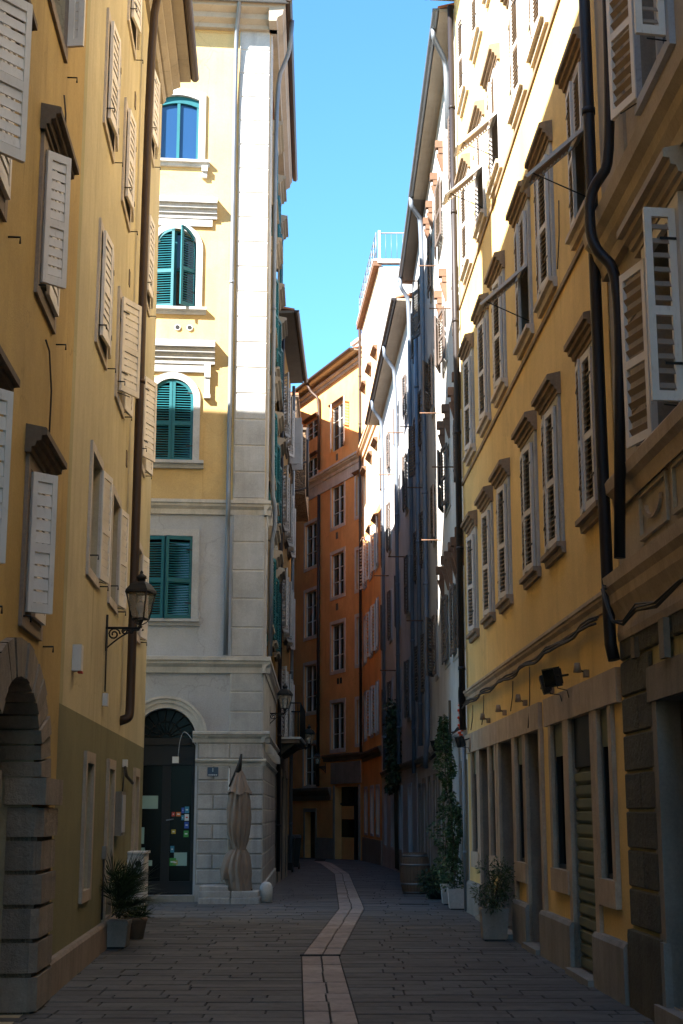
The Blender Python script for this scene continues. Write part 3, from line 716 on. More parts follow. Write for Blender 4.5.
for x0, x1, z0, z1, mt in ((-3.22+.06,-3.10,1.52,1.60,'red'), (-3.08,-2.99,1.52,1.60,'org'), (-3.16,-3.08,1.20,1.28,'yel'), (-3.17,-3.10,.86,.98,'cyn'), (-3.18,-3.06,.62,.76,'grn'), (-3.12,-3.03,.64,.72,'yel'),
        (-2.92,-2.84,1.58,1.70,'cyn'), (-2.98,-2.93,1.58,1.68,'blue'), (-2.92,-2.84,1.44,1.56,'wht'), (-2.92,-2.84,1.30,1.42,'blue'), (-2.93,-2.84,1.14,1.26,'grn'), (-2.98,-2.93,1.45,1.54,'cyn')):
    mb = MB(); cb(x0, x1, z0, z1, -.298, -.291, mt); cb(x0+.02, x1-.02, (z0+z1)/2-.012, (z0+z1)/2+.012, -.291, -.289, 'wht' if mt != 'wht' else 'red'); mb.build('sticker', dr)
mb = MB(); K = 18   # moulded archivolt
for r0, r1, pr in ((.565, .66, .04), (.66, .74, .07), (.74, .79, .10)):
    for i in range(K):
        q0, q1 = PI*i/K, PI*(i+1)/K; pt = lambda q, r, e: WC.P(cx+r*math.cos(q), e, 2.955+r*math.sin(q))
        mb.hexa([pt(q0,r0,0), pt(q0,r1,0), pt(q1,r1,0), pt(q1,r0,0), pt(q0,r0,pr), pt(q0,r1,pr), pt(q1,r1,pr), pt(q1,r0,pr)], 'limes')
mb.build('door_archivolt', CH)
mb = MB(); WC.box(mb, -3.9, -2.7, -.3, .12, -.1, .1, 'gplinth'); mb.build('doorstep', CH)
mb = MB(); WC.box(mb, -2.51, -2.31, .045, .06, 2.25, 2.42, 'navy'); pl_ = mb.build('number_plate', CH)
text_mesh('1', .10, WC.P(-2.41, .062, 2.365), (1,.09,0), Z3, 'wht', 'numeral', pl_)
mb = MB()
for i in range(5): WC.box(mb, -2.49+i*.034, -2.465+i*.034, .06, .0615, 2.27, 2.285, 'wht')
mb.build('street_name', pl_)
pipe(CH, smooth_path([WC.P(-3.06, -.02, 2.62), WC.P(-3.04, -.03, 2.9), WC.P(-2.98, -.02, 3.08), WC.P(-2.9, .02, 3.06), WC.P(-2.72, .06, 2.8)], .45), .006, 'grey', False, 'cable')
mb = MB(); WC.box(mb, -3.17, -3.05, -.2, -.12, 2.50, 2.62, 'plast'); mb.build('doorbell_box', CH)
# pipes and roof
pipe(CH, smooth_path([WC.P(-2.14, .60, 18.2), WC.P(-2.16, .5, 17.9), WC.P(-2.21, .08, 17.4), WC.P(-2.21, .08, 7.9), WC.P(-2.21, .19, 7.6), WC.P(-2.21, .19, 7.2), WC.P(-2.21, .08, 6.95), WC.P(-2.21, .08, 4.52)], .3), .045, 'zinc')
pipe(CH, smooth_path([WS.P(27.3, .45, 18.0), WS.P(27.5, .4, 17.4), WS.P(27.95, .10, 16.9), WS.P(27.95, .10, 7.9), WS.P(27.95, .17, 7.6), WS.P(27.95, .17, 7.2), WS.P(27.95, .10, 6.9), WS.P(27.95, .10, 4.6)], .3), .045, 'zinc')
pipe(CH, [WC.P(-2.105, .06, 2.4), WC.P(-2.105, .06, .3)], .014, 'limes', False, 'cable_conduit')
mb = MB(); WC.box(mb, -9, -1.49, -.02, .012, 17.55, 17.9, 'creamhi'); 
WC.prof(mb, -9, -1.35, [(-.02,17.6), (.14,17.6), (.16,17.68), (.30,17.74), (.32,17.84), (.5,17.9), (.5,18.04), (-.02,18.06)], 'soffit')
WS.prof(mb, 26.65, 35.0, [(-.02,17.6), (.14,17.6), (.16,17.68), (.26,17.74), (.28,17.84), (.32,17.9), (.32,18.04), (-.02,18.06)], 'soffit'); mb.build('cornice', CH)
mb = MB()
for w_, a_, b_ in ((WC, -9, -1.08), (WS, 26.5, 35.1)):
    o_ = .5 if w_ is WC else .32
    w_.prof(mb, a_, b_, [(o_, 18.05), (o_+.02, 17.98), (o_+.10, 17.96), (o_+.14, 18.02), (o_+.14, 18.12), (o_+.125, 18.12), (o_+.12, 18.04), (o_+.02, 18.06)], 'pipebr' if w_ is WS else 'zinc')
mb.build('gutter', CH)
mb = MB(); a0 = WC.P(-1.05, .52, 18.12); r0 = WC.P(-4.5, -4, 19.9)
mb.poly([WC.P(-1.12, .52, 18.1), WC.P(-9, .52, 18.1), WC.P(-9, -3.8, 19.9), WC.P(-4.6, -3.8, 19.9)], 'tile')
mb.poly([WC.P(-1.12, .52, 18.1), WC.P(-4.6, -3.8, 19.9), WS.P(35.1, -3.4, 19.9), WS.P(35.1, .36, 18.1)], 'tile')
x = -1.05
while x > -5:
    q = (-1.05-x)/3.6; mb.tube([WC.P(x, .53, 18.13), WC.P(x, max(-3.8, .5-1.2*q*3.6), 18.13+min(1.8, .5*q*3.6))], .045, 'tile', 6); x -= .16
mb.build('roof', CH)
# lane side windows with hoods and open teal shutters
for (a, b) in ((28.7, 29.6), (31.4, 32.3), (33.7, 34.5)):
    for p, q in ((5.3, 6.9), (8.4, 10.1), (11.6, 13.2), (14.5, 15.9)):
        window(CH, WS, a, b, p, q, fr='teal', depth=.1, panes=(2, 2), surround=(.12, .05, 'soffit'), hood=(q+.14, .26, .24, .2, 'soffit'), sill=(.12, .14, .15, 'soffit'), shut=(173, 170) if (p in (8.4, 5.3, 11.6)) else (4, 4), shmat='teal', slats=24, proud=.06)

# ---------------------------------------------------------------- narrow dark ochre house behind it
WD = Wall(-1.63, 35.0, .014, 'L')
DH = house('townhouse', 'narrow dark ochre house with white shutters and a balcony behind the corner house', WD, 35.02)
hol = [(a, b, p, q, .12) for a, b in ((36.1, 36.9), (38.3, 39.1), (40.2, 40.9)) for p, q in ((3.5, 5.2), (6.2, 7.7), (8.9, 10.4), (11.5, 12.9))]
mb = MB(); WD.facade(mb, 35.02, 41.5, -.4, 14.3, hol, 'darkpl', zones=[(3.2, 'plinth')], depth=5); mb.build('wall', DH)
for a, b in ((36.1, 36.9), (38.3, 39.1), (40.2, 40.9)):
    for p, q in ((3.5, 5.2), (6.2, 7.7), (8.9, 10.4), (11.5, 12.9)):
        sh = (92, 88) if a == 40.2 and p == 11.5 else (150, 155)
        window(DH, WD, a, b, p, q, depth=.09, surround=(.10, .03, 'dhood'), shut=sh, shmat='shw2', slats=14, sill=(.08, .1, .1, 'dhood'), proud=.05, solid=(a == 40.2 and p == 11.5))
eave(DH, WD, 35.1, 41.3, 14.3, .38, 'dsoffit', 'pipebr', rise=.5, back=2.2)
pipe(DH, [WD.P(35.25, .10, 14.2), WD.P(35.25, .10, .2)], .05, 'pipebk')
pipe(DH, [WD.P(41.3, .10, 14.2), WD.P(41.3, .10, .2)], .05, 'zinc')
mb = MB(); WD.box(mb, 36.2, 39.4, 0, .55, 3.30, 3.40, 'dhood'); WD.box(mb, 36.15, 39.45, 0, .60, 3.40, 3.45, 'limes')
for t_ in (36.5, 37.5, 38.5, 39.2): WD.prof(mb, t_, t_+.12, [(0, 3.0), (.12, 3.05), (.45, 3.3), (0, 3.3)], 'dhood')
bal = mb.build('balcony', DH)
mb = MB()
for i in range(26):
    t_ = 36.2+i*3.2/25; mb.tube([WD.P(t_, .57, 3.45), WD.P(t_, .57, 4.3)], .009, 'iron', 5)
for i in range(5):
    for t_ in (36.2, 39.4): mb.tube([WD.P(t_, .03+i*.12, 3.45), WD.P(t_, .03+i*.12, 4.3)], .009, 'iron', 5)
mb.tube([WD.P(36.2, 0, 4.3), WD.P(36.2, .57, 4.3), WD.P(39.4, .57, 4.3), WD.P(39.4, 0, 4.3)], .016, 'iron', 6); mb.build('railing', bal)
mb = MB(); WD.box(mb, 36.1, 36.4, -1.9, -1.5, 14.4, 15.6, 'rubble'); mb.build('chimney', DH)
for a, b in ((35.5, 36.5), (37.2, 38.4), (39.3, 40.3)): mb = MB(); WD.box(mb, a, b, .0, .03, -.2, 2.5, 'shopfr'); WD.box(mb, a-.12, a, 0, .06, -.2, 2.6, 'plinth'); WD.box(mb, b, b+.12, 0, .06, -.2, 2.6, 'plinth'); WD.box(mb, a-.12, b+.12, 0, .065, 2.5, 2.7, 'plinth'); mb.build('shop_opening', DH)

# ---------------------------------------------------------------- rubble-walled house jutting over the lane
EH = thing('townhouse', 'brown rubble masonry house jutting over the lane in front of the orange house', 'house', (-2.6, 46, 0))
mb = MB(); mb.wbox(-4.5, -1.20, 46, 50.5, 11.9, 14.1, 'rubble'); mb.wbox(-4.5, -1.9, 46.05, 55.2, -.5, 11.9, 'darkpl'); mb.wbox(-4.5, -1.95, 41.55, 46.0, -.5, 14.6, 'darkpl'); mb.wbox(-4.5, -1.9, 50.5, 55.2, 11.9, 15.4, 'darkpl')  # dark plaster boxes at both ends added to block sun through the gaps
mb.wbox(-4.5, -1.55, 47.2, 50.5, 14.1, 15.6, 'rubble'); mb.build('wall', EH)
mb = MB(); mb.wbox(-4.5, -1.16, 45.93, 50.5, 14.1, 14.18, 'dhood'); mb.wbox(-4.5, -1.48, 47.12, 50.7, 15.6, 15.66, 'dhood'); mb.wbox(-4.5, -1.48, 47.1, 50.7, 15.662, 15.74, 'tile'); mb.build('roof', EH)
pipe(EH, [(-1.13, 45.88, 14.15), (-1.13, 45.88, 11.8)], .045, 'pipebk')
pipe(EH, [(-1.13, 45.88, 13.0), (-1.7, 45.88, 12.8)], .03, 'pipebk', False, 'branch_pipe')
pipe(EH, [(-1.13, 45.88, 12.1), (-1.7, 45.88, 11.95)], .03, 'pipebk', False, 'branch_pipe')
TH = thing('townhouse', 'tall brown house set back behind the rubble house, almost hidden by the corner house', 'house', (-4.6, 57, 0))
mb = MB(); mb.wbox(-9, -2.7, 55, 68, -.5, 21.3, 'darkpl'); mb.build('wall', TH)
mb = MB(); mb.poly([(-9,55,21.3), (-2.6,55,21.3), (-5.5,55,22.5)], 'darkpl'); mb.poly([(-9,68,21.3), (-2.6,68,21.3), (-5.5,68,22.5)], 'darkpl')
mb.poly([(-2.6,55,21.3), (-2.6,68,21.3), (-5.5,68,22.5), (-5.5,55,22.5)], 'tile'); mb.poly([(-9,55,21.3), (-9,68,21.3), (-5.5,68,22.5), (-5.5,55,22.5)], 'tile'); mb.build('roof', TH)

# ---------------------------------------------------------------- orange house closing the view
WF = Wall(.88, 59.6, -.413, 'R')
OH = house('townhouse', 'orange house closing the end of the street, with a white band below its top floor', WF, 59.6)
lcol, ccol, rcol = (64.45, 65.85), (61.45, 62.8), (59.75, 60.2)
F_ = [(lcol, 18.85, 19.8), (lcol, 16.15, 17.95), (lcol, 12.75, 14.8), (lcol, 9.5, 11.6), (lcol, 6.05, 8.2), (lcol, 2.75, 4.6),
      (ccol, 17.6, 19.7), (ccol, 14.1, 15.95), (ccol, 10.95, 12.85), (ccol, 7.65, 9.7), (ccol, 4.25, 6.25), (rcol, 14.1, 15.9), (rcol, 7.7, 9.7), (rcol, 10.9, 12.6), (rcol, 4.4, 6.2)]
hol = [(c[0], c[1], p, q, .22) for c, p, q in F_]+[(59.95, 62.4, -.6, 2.65, .35), (64.5, 65.7, -.6, 1.6, .3)]
mb = MB(); WF.facade(mb, 59.6, 69.5, -.8, 21.3, hol, 'orange', depth=6, zones=[(16.8, 'orange'), (22, 'orange')], revmat='orange'); mb.build('wall', OH)
for k, (c, p, q) in enumerate(F_):
    sh = None
    if c is ccol and p > 17: sh = (160, 20)
    window(OH, WF, c[0], c[1], p, q, depth=.10, fr='wframe', panes=(2, 3), surround=(.15, .025, 'pale', True) if p < 17 else None, shut=sh, shmat='shw', slats=14, proud=.05, hood=(q+.02, .14, .16, .12, 'rustc') if p > 14 and c is not ccol or p > 17 else None)
mb = MB(); band(WF, 59.6, 69.4, 16.45, 16.85, .28, 'limes'); WF.box(mb, 59.6, 69.4, 0, .05, 15.95, 16.45, 'limes'); mb.build('white_band', OH)
mb = MB(); band(WF, 62.8, 69.4, 2.1, 2.65, .16, 'dhood'); mb.build('string_course', OH); mb = MB(); band(WF, 59.6, 63.6, 3.75, 4.05, .14, 'dhood'); mb.build('string_course', OH)
mb = MB(); WF.box(mb, 59.75, 62.75, 0, .06, 2.78, 3.68, 'jamb'); mb.build('door_panel', OH)
mb = MB(); WF.box(mb, 59.95, 62.4, -.34, -.30, -.6, 2.65, 'doorgl'); WF.box(mb, 61.0, 62.3, -.30, -.26, -.6, .55, 'orange'); WF.box(mb, 61.0, 62.3, -.30, -.26, 1.3, 1.85, 'orange')
WF.box(mb, 60.9, 61.0, -.30, -.24, -.6, 2.6, 'shopfr'); WF.box(mb, 59.95, 62.4, -.3, -.24, 1.9, 1.97, 'shopfr')
for t_ in (59.85, 62.4): WF.box(mb, t_, t_+.14, 0, .05, -.6, 2.72, 'jamb')
mb.build('shopfront', OH)
mb = MB(); WF.box(mb, 64.5, 65.7, -.29, -.27, -.6, 1.6, 'doorgl'); WF.box(mb, 64.38, 64.5, 0, .04, -.6, 1.75, 'jamb'); WF.box(mb, 65.7, 65.82, 0, .04, -.6, 1.75, 'jamb'); WF.box(mb, 64.38, 65.82, 0, .045, 1.6, 1.76, 'jamb'); WF.box(mb, 64.55, 64.75, -.27, -.2, -.6, 1.4, 'quoin'); mb.build('side_door', OH)
mb = MB(); WF.box(mb, 62.6, 64.3, 0, .04, -.8, .5, 'jamb'); mb.build('plinth', OH)
eave(OH, WF, 59.3, 69.4, 21.3, .5, 'soffit', 'pipebr', gut=.11, moulds=2)
pipe(OH, smooth_path([WF.P(64.4, .55, 21.3), WF.P(64.3, .4, 20.9), WF.P(64.0, .12, 20.5), WF.P(64.0, .12, 17.1)]), .07, 'pipebr')
pipe(OH, [WF.P(64.0, .12, 15.9), WF.P(64.0, .12, 2.7)], .07, 'pipebk')
mb = MB()
for z in (17.1, 13.5, 10.3): mb = MB(); WF.box(mb, 62.1, 62.3, 0, .02, z, z+.3, 'dhood'); mb.build('vent_grille', OH)
for t_ in (61.7, 62.0): mb = MB(); WF.box(mb, t_, t_+.16, 0, .02, 7.05, 7.3, 'dark'); mb.build('vent_grille', OH)
mb = MB(); WF.box(mb, 61.5, 62.4, -1.6, -.9, 21.5, 22.7, 'limes'); WF.box(mb, 61.4, 62.5, -1.7, -.8, 22.7, 22.85, 'limes'); mb.build('chimney', OH)
mb = MB(); c_ = WF.P(61.9, -1.3, 22.85); mb.lathe(c_, [(.2,0), (.25,.15), (.2,.3), (.05,.4)], 'zinc', 12); mb.build('chimney_cowl', OH)

# ---------------------------------------------------------------- tall orange and peach house with the roof terrace
WG = Wall(1.45, 52.0, -.077, 'R')
GH = house('townhouse', 'tall peach and orange house with a railed roof terrace beside the orange house', WG, 52.0)
gc = ((52.9, 53.9), (55.1, 56.1), (57.6, 58.6)); gr = ((1.0-.2, 2.5), (4.5, 6.3), (7.6, 9.4), (10.7, 12.5), (14.1, 15.5), (17.6, 19.2))
hol = [(a, b, p, q, .15) for a, b in gc for p, q in gr]
mb = MB(); WG.facade(mb, 52.0, 59.45, -.8, 22.3, hol, 'peach', zones=[(12.95, 'orange')], depth=5, revmat='peach')
mb.wbox(1.452, 7, 51.96, 51.995, -.6, 22.3, 'towerpl'); mb.build('wall', GH)
for a, b in gc:
    for p, q in gr:
        sh = (172, 172) if p in (10.7, 4.5, 7.6) and a != 57.6 else ((165, 165) if p == 10.7 else None)
        window(GH, WG, a, b, p, q, depth=.12, panes=(2, 2), surround=(.10, .02, 'grey') if p < 13 else None, shut=sh, shmat='shw', slats=12, proud=.06, hood=(q+.02, .16, .18, .12, 'rustc') if p > 10 else None)
mb = MB(); band(WG, 52.0, 59.4, 16.3, 16.75, .25, 'peach'); mb.build('string_course', GH)
mb = MB(); WG.box(mb, 51.9, 59.4, -.1, .22, 22.3, 22.5, 'rustc'); WG.box(mb, 51.88, 59.4, -.1, .24, 22.5, 22.58, 'quoin'); mb.wbox(1.4, 7, 51.85, 52.1, 22.4, 22.56, 'quoin'); mb.build('coping', GH)
mb = MB()
for i in range(9): p_ = WG.P(52.05+i*.9, .1, 22.58); mb.tube([p_, p_+Z3*1.15], .025, 'zinc', 6)
for zz in (.4, .8, 1.15): mb.tube([WG.P(52.05, .1, 22.58+zz), WG.P(59.3, .1, 22.58+zz)], .02, 'zinc', 6)
for i in range(24): p_ = Vector((1.5+i*.22, 52.05, 22.56)); mb.tube([p_, p_+Z3*1.15], .009, 'zinc', 5)
mb.tube([(1.5, 52.05, 23.7), (6.8, 52.05, 23.7)], .03, 'zinc', 6); mb.wbox(1.42, 1.52, 52.0, 52.1, 22.5, 23.8, 'quoin'); mb.build('terrace_railing', GH)
pipe(GH, [WG.P(59.0, .12, 22.2), WG.P(59.0, .12, 4.0)], .06, 'pipebr')
mb = MB(); band(WG, 52.0, 59.4, 3.6, 3.95, .14, 'dhood'); WG.box(mb, 52, 59.4, 0, .04, -.8, .6, 'jamb'); mb.build('base_course', GH)

# ---------------------------------------------------------------- right, low grey house far back
W4 = Wall(2.0, 38.5, -.041, 'R')
H4 = house('townhouse', 'pale grey house with a deep overhanging eave just before the peach house', W4, 38.5)
c4 = ((40.0, 40.9), (43.2, 44.1), (46.6, 47.5), (49.6, 50.5)); r4 = ((.9-.4, 2.3), (4.2, 5.8), (7.2, 8.8), (10.2, 11.8), (13.0, 14.2))
mb = MB(); W4.facade(mb, 38.5, 51.96, -.6, 15.9, [(a, b, p, q, .15) for a, b in c4 for p, q in r4], 'lilac', zones=[(2.9, 'aged')], depth=6); mb.build('wall', H4)
for i, (a, b) in enumerate(c4):
    for j, (p, q) in enumerate(r4):
        window(H4, W4, a, b, p, q, depth=.12, surround=(.09, .025, 'grey'), shut=((4, 9) if (i+j) % 2 else (6, 3)) if j else None, shmat='shbrown', slats=14, proud=.05)
eave(H4, W4, 38.5, 51.9, 15.9, .42, 'soffit', 'pipebk', gut=.08, rise=1.2)
for t_ in (42.6, 48.6): pipe(H4, smooth_path([W4.P(t_, .50, 15.9), W4.P(t_+.05, .48, 15.6), W4.P(t_+.4, .11, 15.2), W4.P(t_+.4, .11, 3.0)], .2), .055, 'zincp')
mb = MB()
for t_, z in ((41.5, 12.8), (41.5, 9.0), (45.2, 6.0), (45.3, 12.4), (48, 9.5)): mb = MB(); mb.tube([W4.P(t_, 0, z), W4.P(t_, .5, z)], .018, 'rustc', 6); mb.build('iron_rod', H4)
mb = MB(); band(W4, 38.5, 51.9, 2.8, 3.0, .08, 'jamb'); mb.build('string_course', H4)
# ---------------------------------------------------------------- right, aged house
W3 = Wall(2.15, 24.3, -.009, 'R')
H3b = house('townhouse', 'stained grey house with brown louvred shutters and several blue grey drainpipes', W3, 32.9)
c3 = ((33.9, 34.8), (36.4, 37.3)); r3 = ((4.4, 5.8), (7.5, 8.8), (10.5, 11.9), (13.6, 14.9))
mb = MB(); W3.facade(mb, 32.75, 38.5, -.4, 16.4, [(a, b, p, q, .15) for a, b in c3 for p, q in r3]+[(33.4, 34.0, .3, 2.3, .25), (35.2, 36.1, -.3, 2.3, .3), (37.0, 37.6, .6, 2.2, .25)], 'aged', depth=6); mb.build('wall', H3b)
for i, (a, b) in enumerate(c3):
    for j, (p, q) in enumerate(r3): window(H3b, W3, a, b, p, q, depth=.12, surround=(.09, .025, 'jamb'), shut=(5, 160) if (i+j) == 3 else (9, 4), shmat='shbrown', slats=16, slatmat='slate', proud=.05)
for a, b, p, q in ((33.4, 34.0, .3, 2.3), (35.2, 36.1, -.3, 2.3), (37.0, 37.6, .6, 2.2)): window(H3b, W3, a, b, p, q, depth=.2, panes=(1, 2), fr='shopfr', surround=(.12, .03, 'jamb'))
pipe(H3b, smooth_path([W3.P(32.7, .36, 16.42), W3.P(32.72, .35, 16.2), W3.P(33.0, .09, 15.95), W3.P(33.0, .09, 3.2), W3.P(33.15, .13, 3.0), W3.P(33.3, .13, 2.6)], .2), .058, 'zincp')
pipe(H3b, smooth_path([W3.P(38.1, .36, 16.42), W3.P(38.12, .35, 16.15), W3.P(38.35, .10, 15.85), W3.P(38.35, .10, 2.6)], .2), .055, 'zincp')
pipe(H3b, [W3.P(35.6, .09, 14.5), W3.P(35.6, .09, 3.2)], .055, 'zincp')
pipe(H3b, [W3.P(36.3, .06, 12), W3.P(36.4, .05, 10.6), W3.P(35.9, .08, 9.6), W3.P(36.0, .05, 8.2), W3.P(36.5, .05, 7.2), W3.P(35.9, .06, 6.3), W3.P(35.9, .05, 3.6)], .016, 'cable', False, 'cable')
mb = MB()
for t_, z in ((34.4, 14.9), (34.5, 9.5), (37.9, 12), (35.5, 6.3)): mb = MB(); mb.tube([W3.P(t_, 0, z), W3.P(t_, .42, z)], .016, 'rustc', 6); mb.build('iron_rod', H3b)
mb = MB(); band(W3, 33.3, 38.5, 2.75, 2.95, .10, 'jamb'); mb.build('string_course', H3b)
eave(H3b, W3, 32.75, 38.5, 16.4, .30, 'dsoffit', 'zinc', gut=.06, rise=1.1)
# ---------------------------------------------------------------- right, white weathered house
H3 = house('townhouse', 'weathered white house with dark brown louvred shutters behind the climbing plant', W3, 24.35)
F3 = [((24.55, 25.35), (4.45, 5.75)), ((26.0, 26.8), (4.45, 5.75)), ((27.7, 28.8), (4.5, 5.8)), ((24.6, 25.4), (7.5, 8.6)), ((27.0, 28.1), (7.5, 8.7)), ((24.4, 25.2), (10.25, 11.35)), ((27.2, 28.3), (10.5, 11.6)), ((27.6, 29.0), (13.3, 14.6)), ((24.7, 25.5), (13.3, 14.6)), ((30.6, 31.4), (10.5, 11.7)), ((30.6, 31.4), (7.5, 8.7)), ((30.6, 31.4), (4.5, 5.8)), ((30.6, 31.4), (13.3, 14.6))]
hol = [(*a, *b, .15) for a, b in F3]+[(24.75, 25.5, .3, 2.35, .3), (29.9, 30.7, -.3, 2.3, .3), (31.6, 32.2, 1.0, 2.3, .2)]
mb = MB(); W3.facade(mb, 24.3, 32.75, -.3, 16.4, hol, 'white', zones=[(2.85, 'aged')], depth=6); mb.build('wall', H3)
for k, (a, b) in enumerate(F3):
    sh = (3, 4) if k not in (4, 6) else (7, 14)
    if k in (9, 11): sh = (5, 25)
    w_ = window(H3, W3, *a, *b, depth=.12, surround=(.08, .02, 'limes'), shut=sh, shmat='shbrown', slats=16, slatmat='slate', proud=.05)
    if k in (5, 8, 9, 10, 11): continue
    for t_ in (a[0]-.12, a[1]+.02):      # consoles left from lost hoods, rust brown
        mb = MB(); z = b[1]+.16; W3.box(mb, t_, t_+.14, 0, .16, z+.42, z+.58, 'rustc'); W3.box(mb, t_+.01, t_+.13, 0, .10, z+.30, z+.42, 'rustc')
        W3.prof(mb, t_+.03, t_+.11, [(0, z-.1), (.03, z-.1), (.14, z+.30), (0, z+.30)], 'rustc'); mb.build('hood_console', w_)
for a, b, p, q in ((24.75, 25.5, .3, 2.35), (29.9, 30.7, -.3, 2.3), (31.6, 32.2, 1.0, 2.3)): window(H3, W3, a, b, p, q, depth=.22, panes=(1, 2), fr='shopfr', surround=(.13, .03, 'jamb'))
mb = MB()
for t_, z in ((26.2, 8.0), (26.3, 11.2), (29.4, 7.2), (29.5, 10.0), (29.6, 13.4)): mb = MB(); mb.tube([W3.P(t_, 0, z), W3.P(t_, .42, z)], .014, 'rustc', 6); mb.build('iron_rod', H3)
mb = MB(); band(W3, 24.4, 32.7, 2.80, 3.0, .10, 'aged'); mb.build('string_course', H3)
pipe(H3, [W3.P(25.6, .06, 3.05), W3.P(26.6, .07, 2.98), W3.P(28, .06, 2.94), W3.P(30, .07, 2.86), W3.P(32.6, .06, 2.78)], .035, 'cable', False, 'cable')
eave(H3, W3, 24.35, 32.75, 16.4, .30, 'soffit', 'zinc', gut=.065, rise=1.1)
pipe(H3, smooth_path([W3.P(25.0, .37, 16.42), W3.P(25.02, .36, 16.25), W3.P(25.5, .09, 16.0), W3.P(25.5, .08, 14.6)], .2), .05, 'zinc')

# ---------------------------------------------------------------- right, yellow house
YH = house('townhouse', 'yellow house with stone window hoods and white louvred shutters above shop openings', WR, 12.55)
cy = ((12.80, 13.52), (14.84, 15.60), (16.42, 17.20), (18.64, 19.42), (20.36, 21.10), (22.24, 22.98)); ry = ((4.44, 6.0), (7.45, 9.0), (10.7, 12.2), (13.85, 15.3))
sh_open = [(12.84, 13.28, 1.0, 2.55, .3), (13.60, 14.72, .06, 2.55, .35), (15.0, 15.55, 1.0, 2.55, .3), (16.5, 17.9-.0, .06, 2.55, .75), (18.15, 18.85, .98, 2.55, .25), (19.0, 20.15, .06, 2.55, .75), (20.65, 21.35, .98, 2.55, .3), (21.5, 22.3, .06, 2.55, .4), (22.75, 23.35, .98, 2.55, .3)]
sh_open = [(12.80, 13.30, 1.0, 2.55, .3), (13.62, 14.75, .06, 2.55, .3), (15.05, 15.80, 1.0, 2.55, .3), (16.62, 17.62, .06, 2.55, .8), (17.85, 18.5, .98, 2.55, .2), (18.75, 20.05, .06, 2.55, .8), (20.45, 21.0, .98, 2.55, .25), (21.2, 22.2, .06, 2.55, .2), (22.55, 23.2, .98, 2.55, .25)]
mb = MB(); WR.facade(mb, 12.40, 24.28, -.2, 16.6, [(a, b, p, q, .15) for a, b in cy for p, q in ry]+sh_open, 'yellow', depth=6, revmat='jamb'); mb.build('wall', YH)
for i, (a, b) in enumerate(cy):
    for j, (p, q) in enumerate(ry):
        sh = (4+i, 7-i); 
        if (j, i) in ((1, 2), (2, 3), (2, 4), (1, 0)): sh = ('awn', 4)
        window(YH, WR, a, b, p, q, depth=.12, surround=(.11, .035, 'quoin', False), sill=(.12, .10, .15, 'plinth' if j == 0 else 'pale'), hood=(q+.09+.02*((i*7+j*3) % 3-1), .22, .155, .15, 'hood') if j < 3 else None, shut=sh, shmat='shw2', slats=24, slatmat='slate', proud=.04)
mb = MB()
band(WR, 12.14, 24.26, 3.42, 3.60, .08, 'trim'); mb.build('string_course', YH); mb = MB(); WR.box(mb, 12.14, 24.26, -.01, .025, 7.18, 7.24, 'hood'); mb.build('string_course', YH); mb = MB(); WR.box(mb, 12.14, 24.26, -.01, .025, 10.42, 10.48, 'hood'); mb.build('string_course', YH)
def shopstone(a, b, z0, z1, d=.04, mt='trim'): WR.box(mb, a, b, -.01, d, z0, z1, mt)
mb = MB()
for a, b in ((12.45, 14.0), (14.01, 16.15)): mb = MB(); shopstone(a, b, 2.552, 2.86, .05); mb.build('lintel', YH)
for a, b in ((16.5, 17.6), (17.61, 18.7), (18.71, 20.1), (20.11, 21.6), (21.61, 23.0), (23.01, 24.2)): mb = MB(); shopstone(a, b, 2.552, 2.86, .05); mb.build('lintel', YH)
mb = MB()
def frame_(a, b, sill_, z0=1.0):
    if sill_: shopstone(a-.14, a, z0, 2.55); shopstone(b, b+.14, z0, 2.55); shopstone(a-.14, b+.14, z0-.24, z0, .055)
    else:
        global mb
        shopstone(a-.16, a, .03, 2.55); mb.build('door_jamb', YH); mb = MB(); shopstone(b, b+.16, .03, 2.55)
for o_ in sh_open:
    mb = MB(); frame_(o_[0], o_[1], o_[2] > .5, o_[2]); mb.build('window_surround' if o_[2] > .5 else 'door_jamb', YH)
mb = MB()
prs = []; doors = [(13.62, 14.75), (16.62, 17.62), (18.75, 20.05), (21.2, 22.2)]; cur = 12.42
for a, b in doors+[(24.26, 25)]:
    e = min(a-.0, 24.20)
    if e-cur > .1: mb = MB(); WR.prof(mb, cur, e, [(-.01,-.2), (.085,-.2), (.085,.46), (.06,.50), (-.01,.50)], 'gplinth'); mb.build('plinth', YH)
    cur = b
for a, b in doors: mb = MB(); WR.box(mb, a-.02, b+.02, -.3, .14, -.1, .06, 'gplinth'); mb.build('doorstep', YH)
for a, b, p, q, dd in sh_open:
    if p > .5:
        w_ = window(YH, WR, a, b, p, q, depth=.05, panes=(1, 1), glass='doorgl', fr='shopfr', name='shop_window')
        mb = MB(); WR.box(mb, a, b, -.04, -.015, 2.2, q, 'rolls'); mb.build('blind_box', w_)
mb = MB(); zz = .08
WR.box(mb, 13.62, 14.75, -.10, -.03, 2.05, 2.55, 'shopfr')
WR.prof(mb, 13.62, 14.75, [(-.09, .06)]+[p for i in range(15) for p in ((-.035, .07+i*.13), (-.02, .09+i*.13), (-.02, .165+i*.13), (-.06, .18+i*.13))]+[(-.09, 2.05)], 'rolls'); mb.build('roller_shutter', YH)
mb = MB(); WR.box(mb, 16.62, 17.62, -.8, -.76, .06, 2.55, 'shopfr'); WR.box(mb, 16.75, 17.5, -.76, -.74, .3, 2.2, 'doorgl'); mb.build('door', YH)
mb = MB(); WR.box(mb, 18.75, 20.05, -.8, -.76, .06, 2.55, 'shopfr'); WR.box(mb, 18.9, 19.9, -.76, -.74, .3, 2.2, 'doorgl'); mb.build('door', YH)
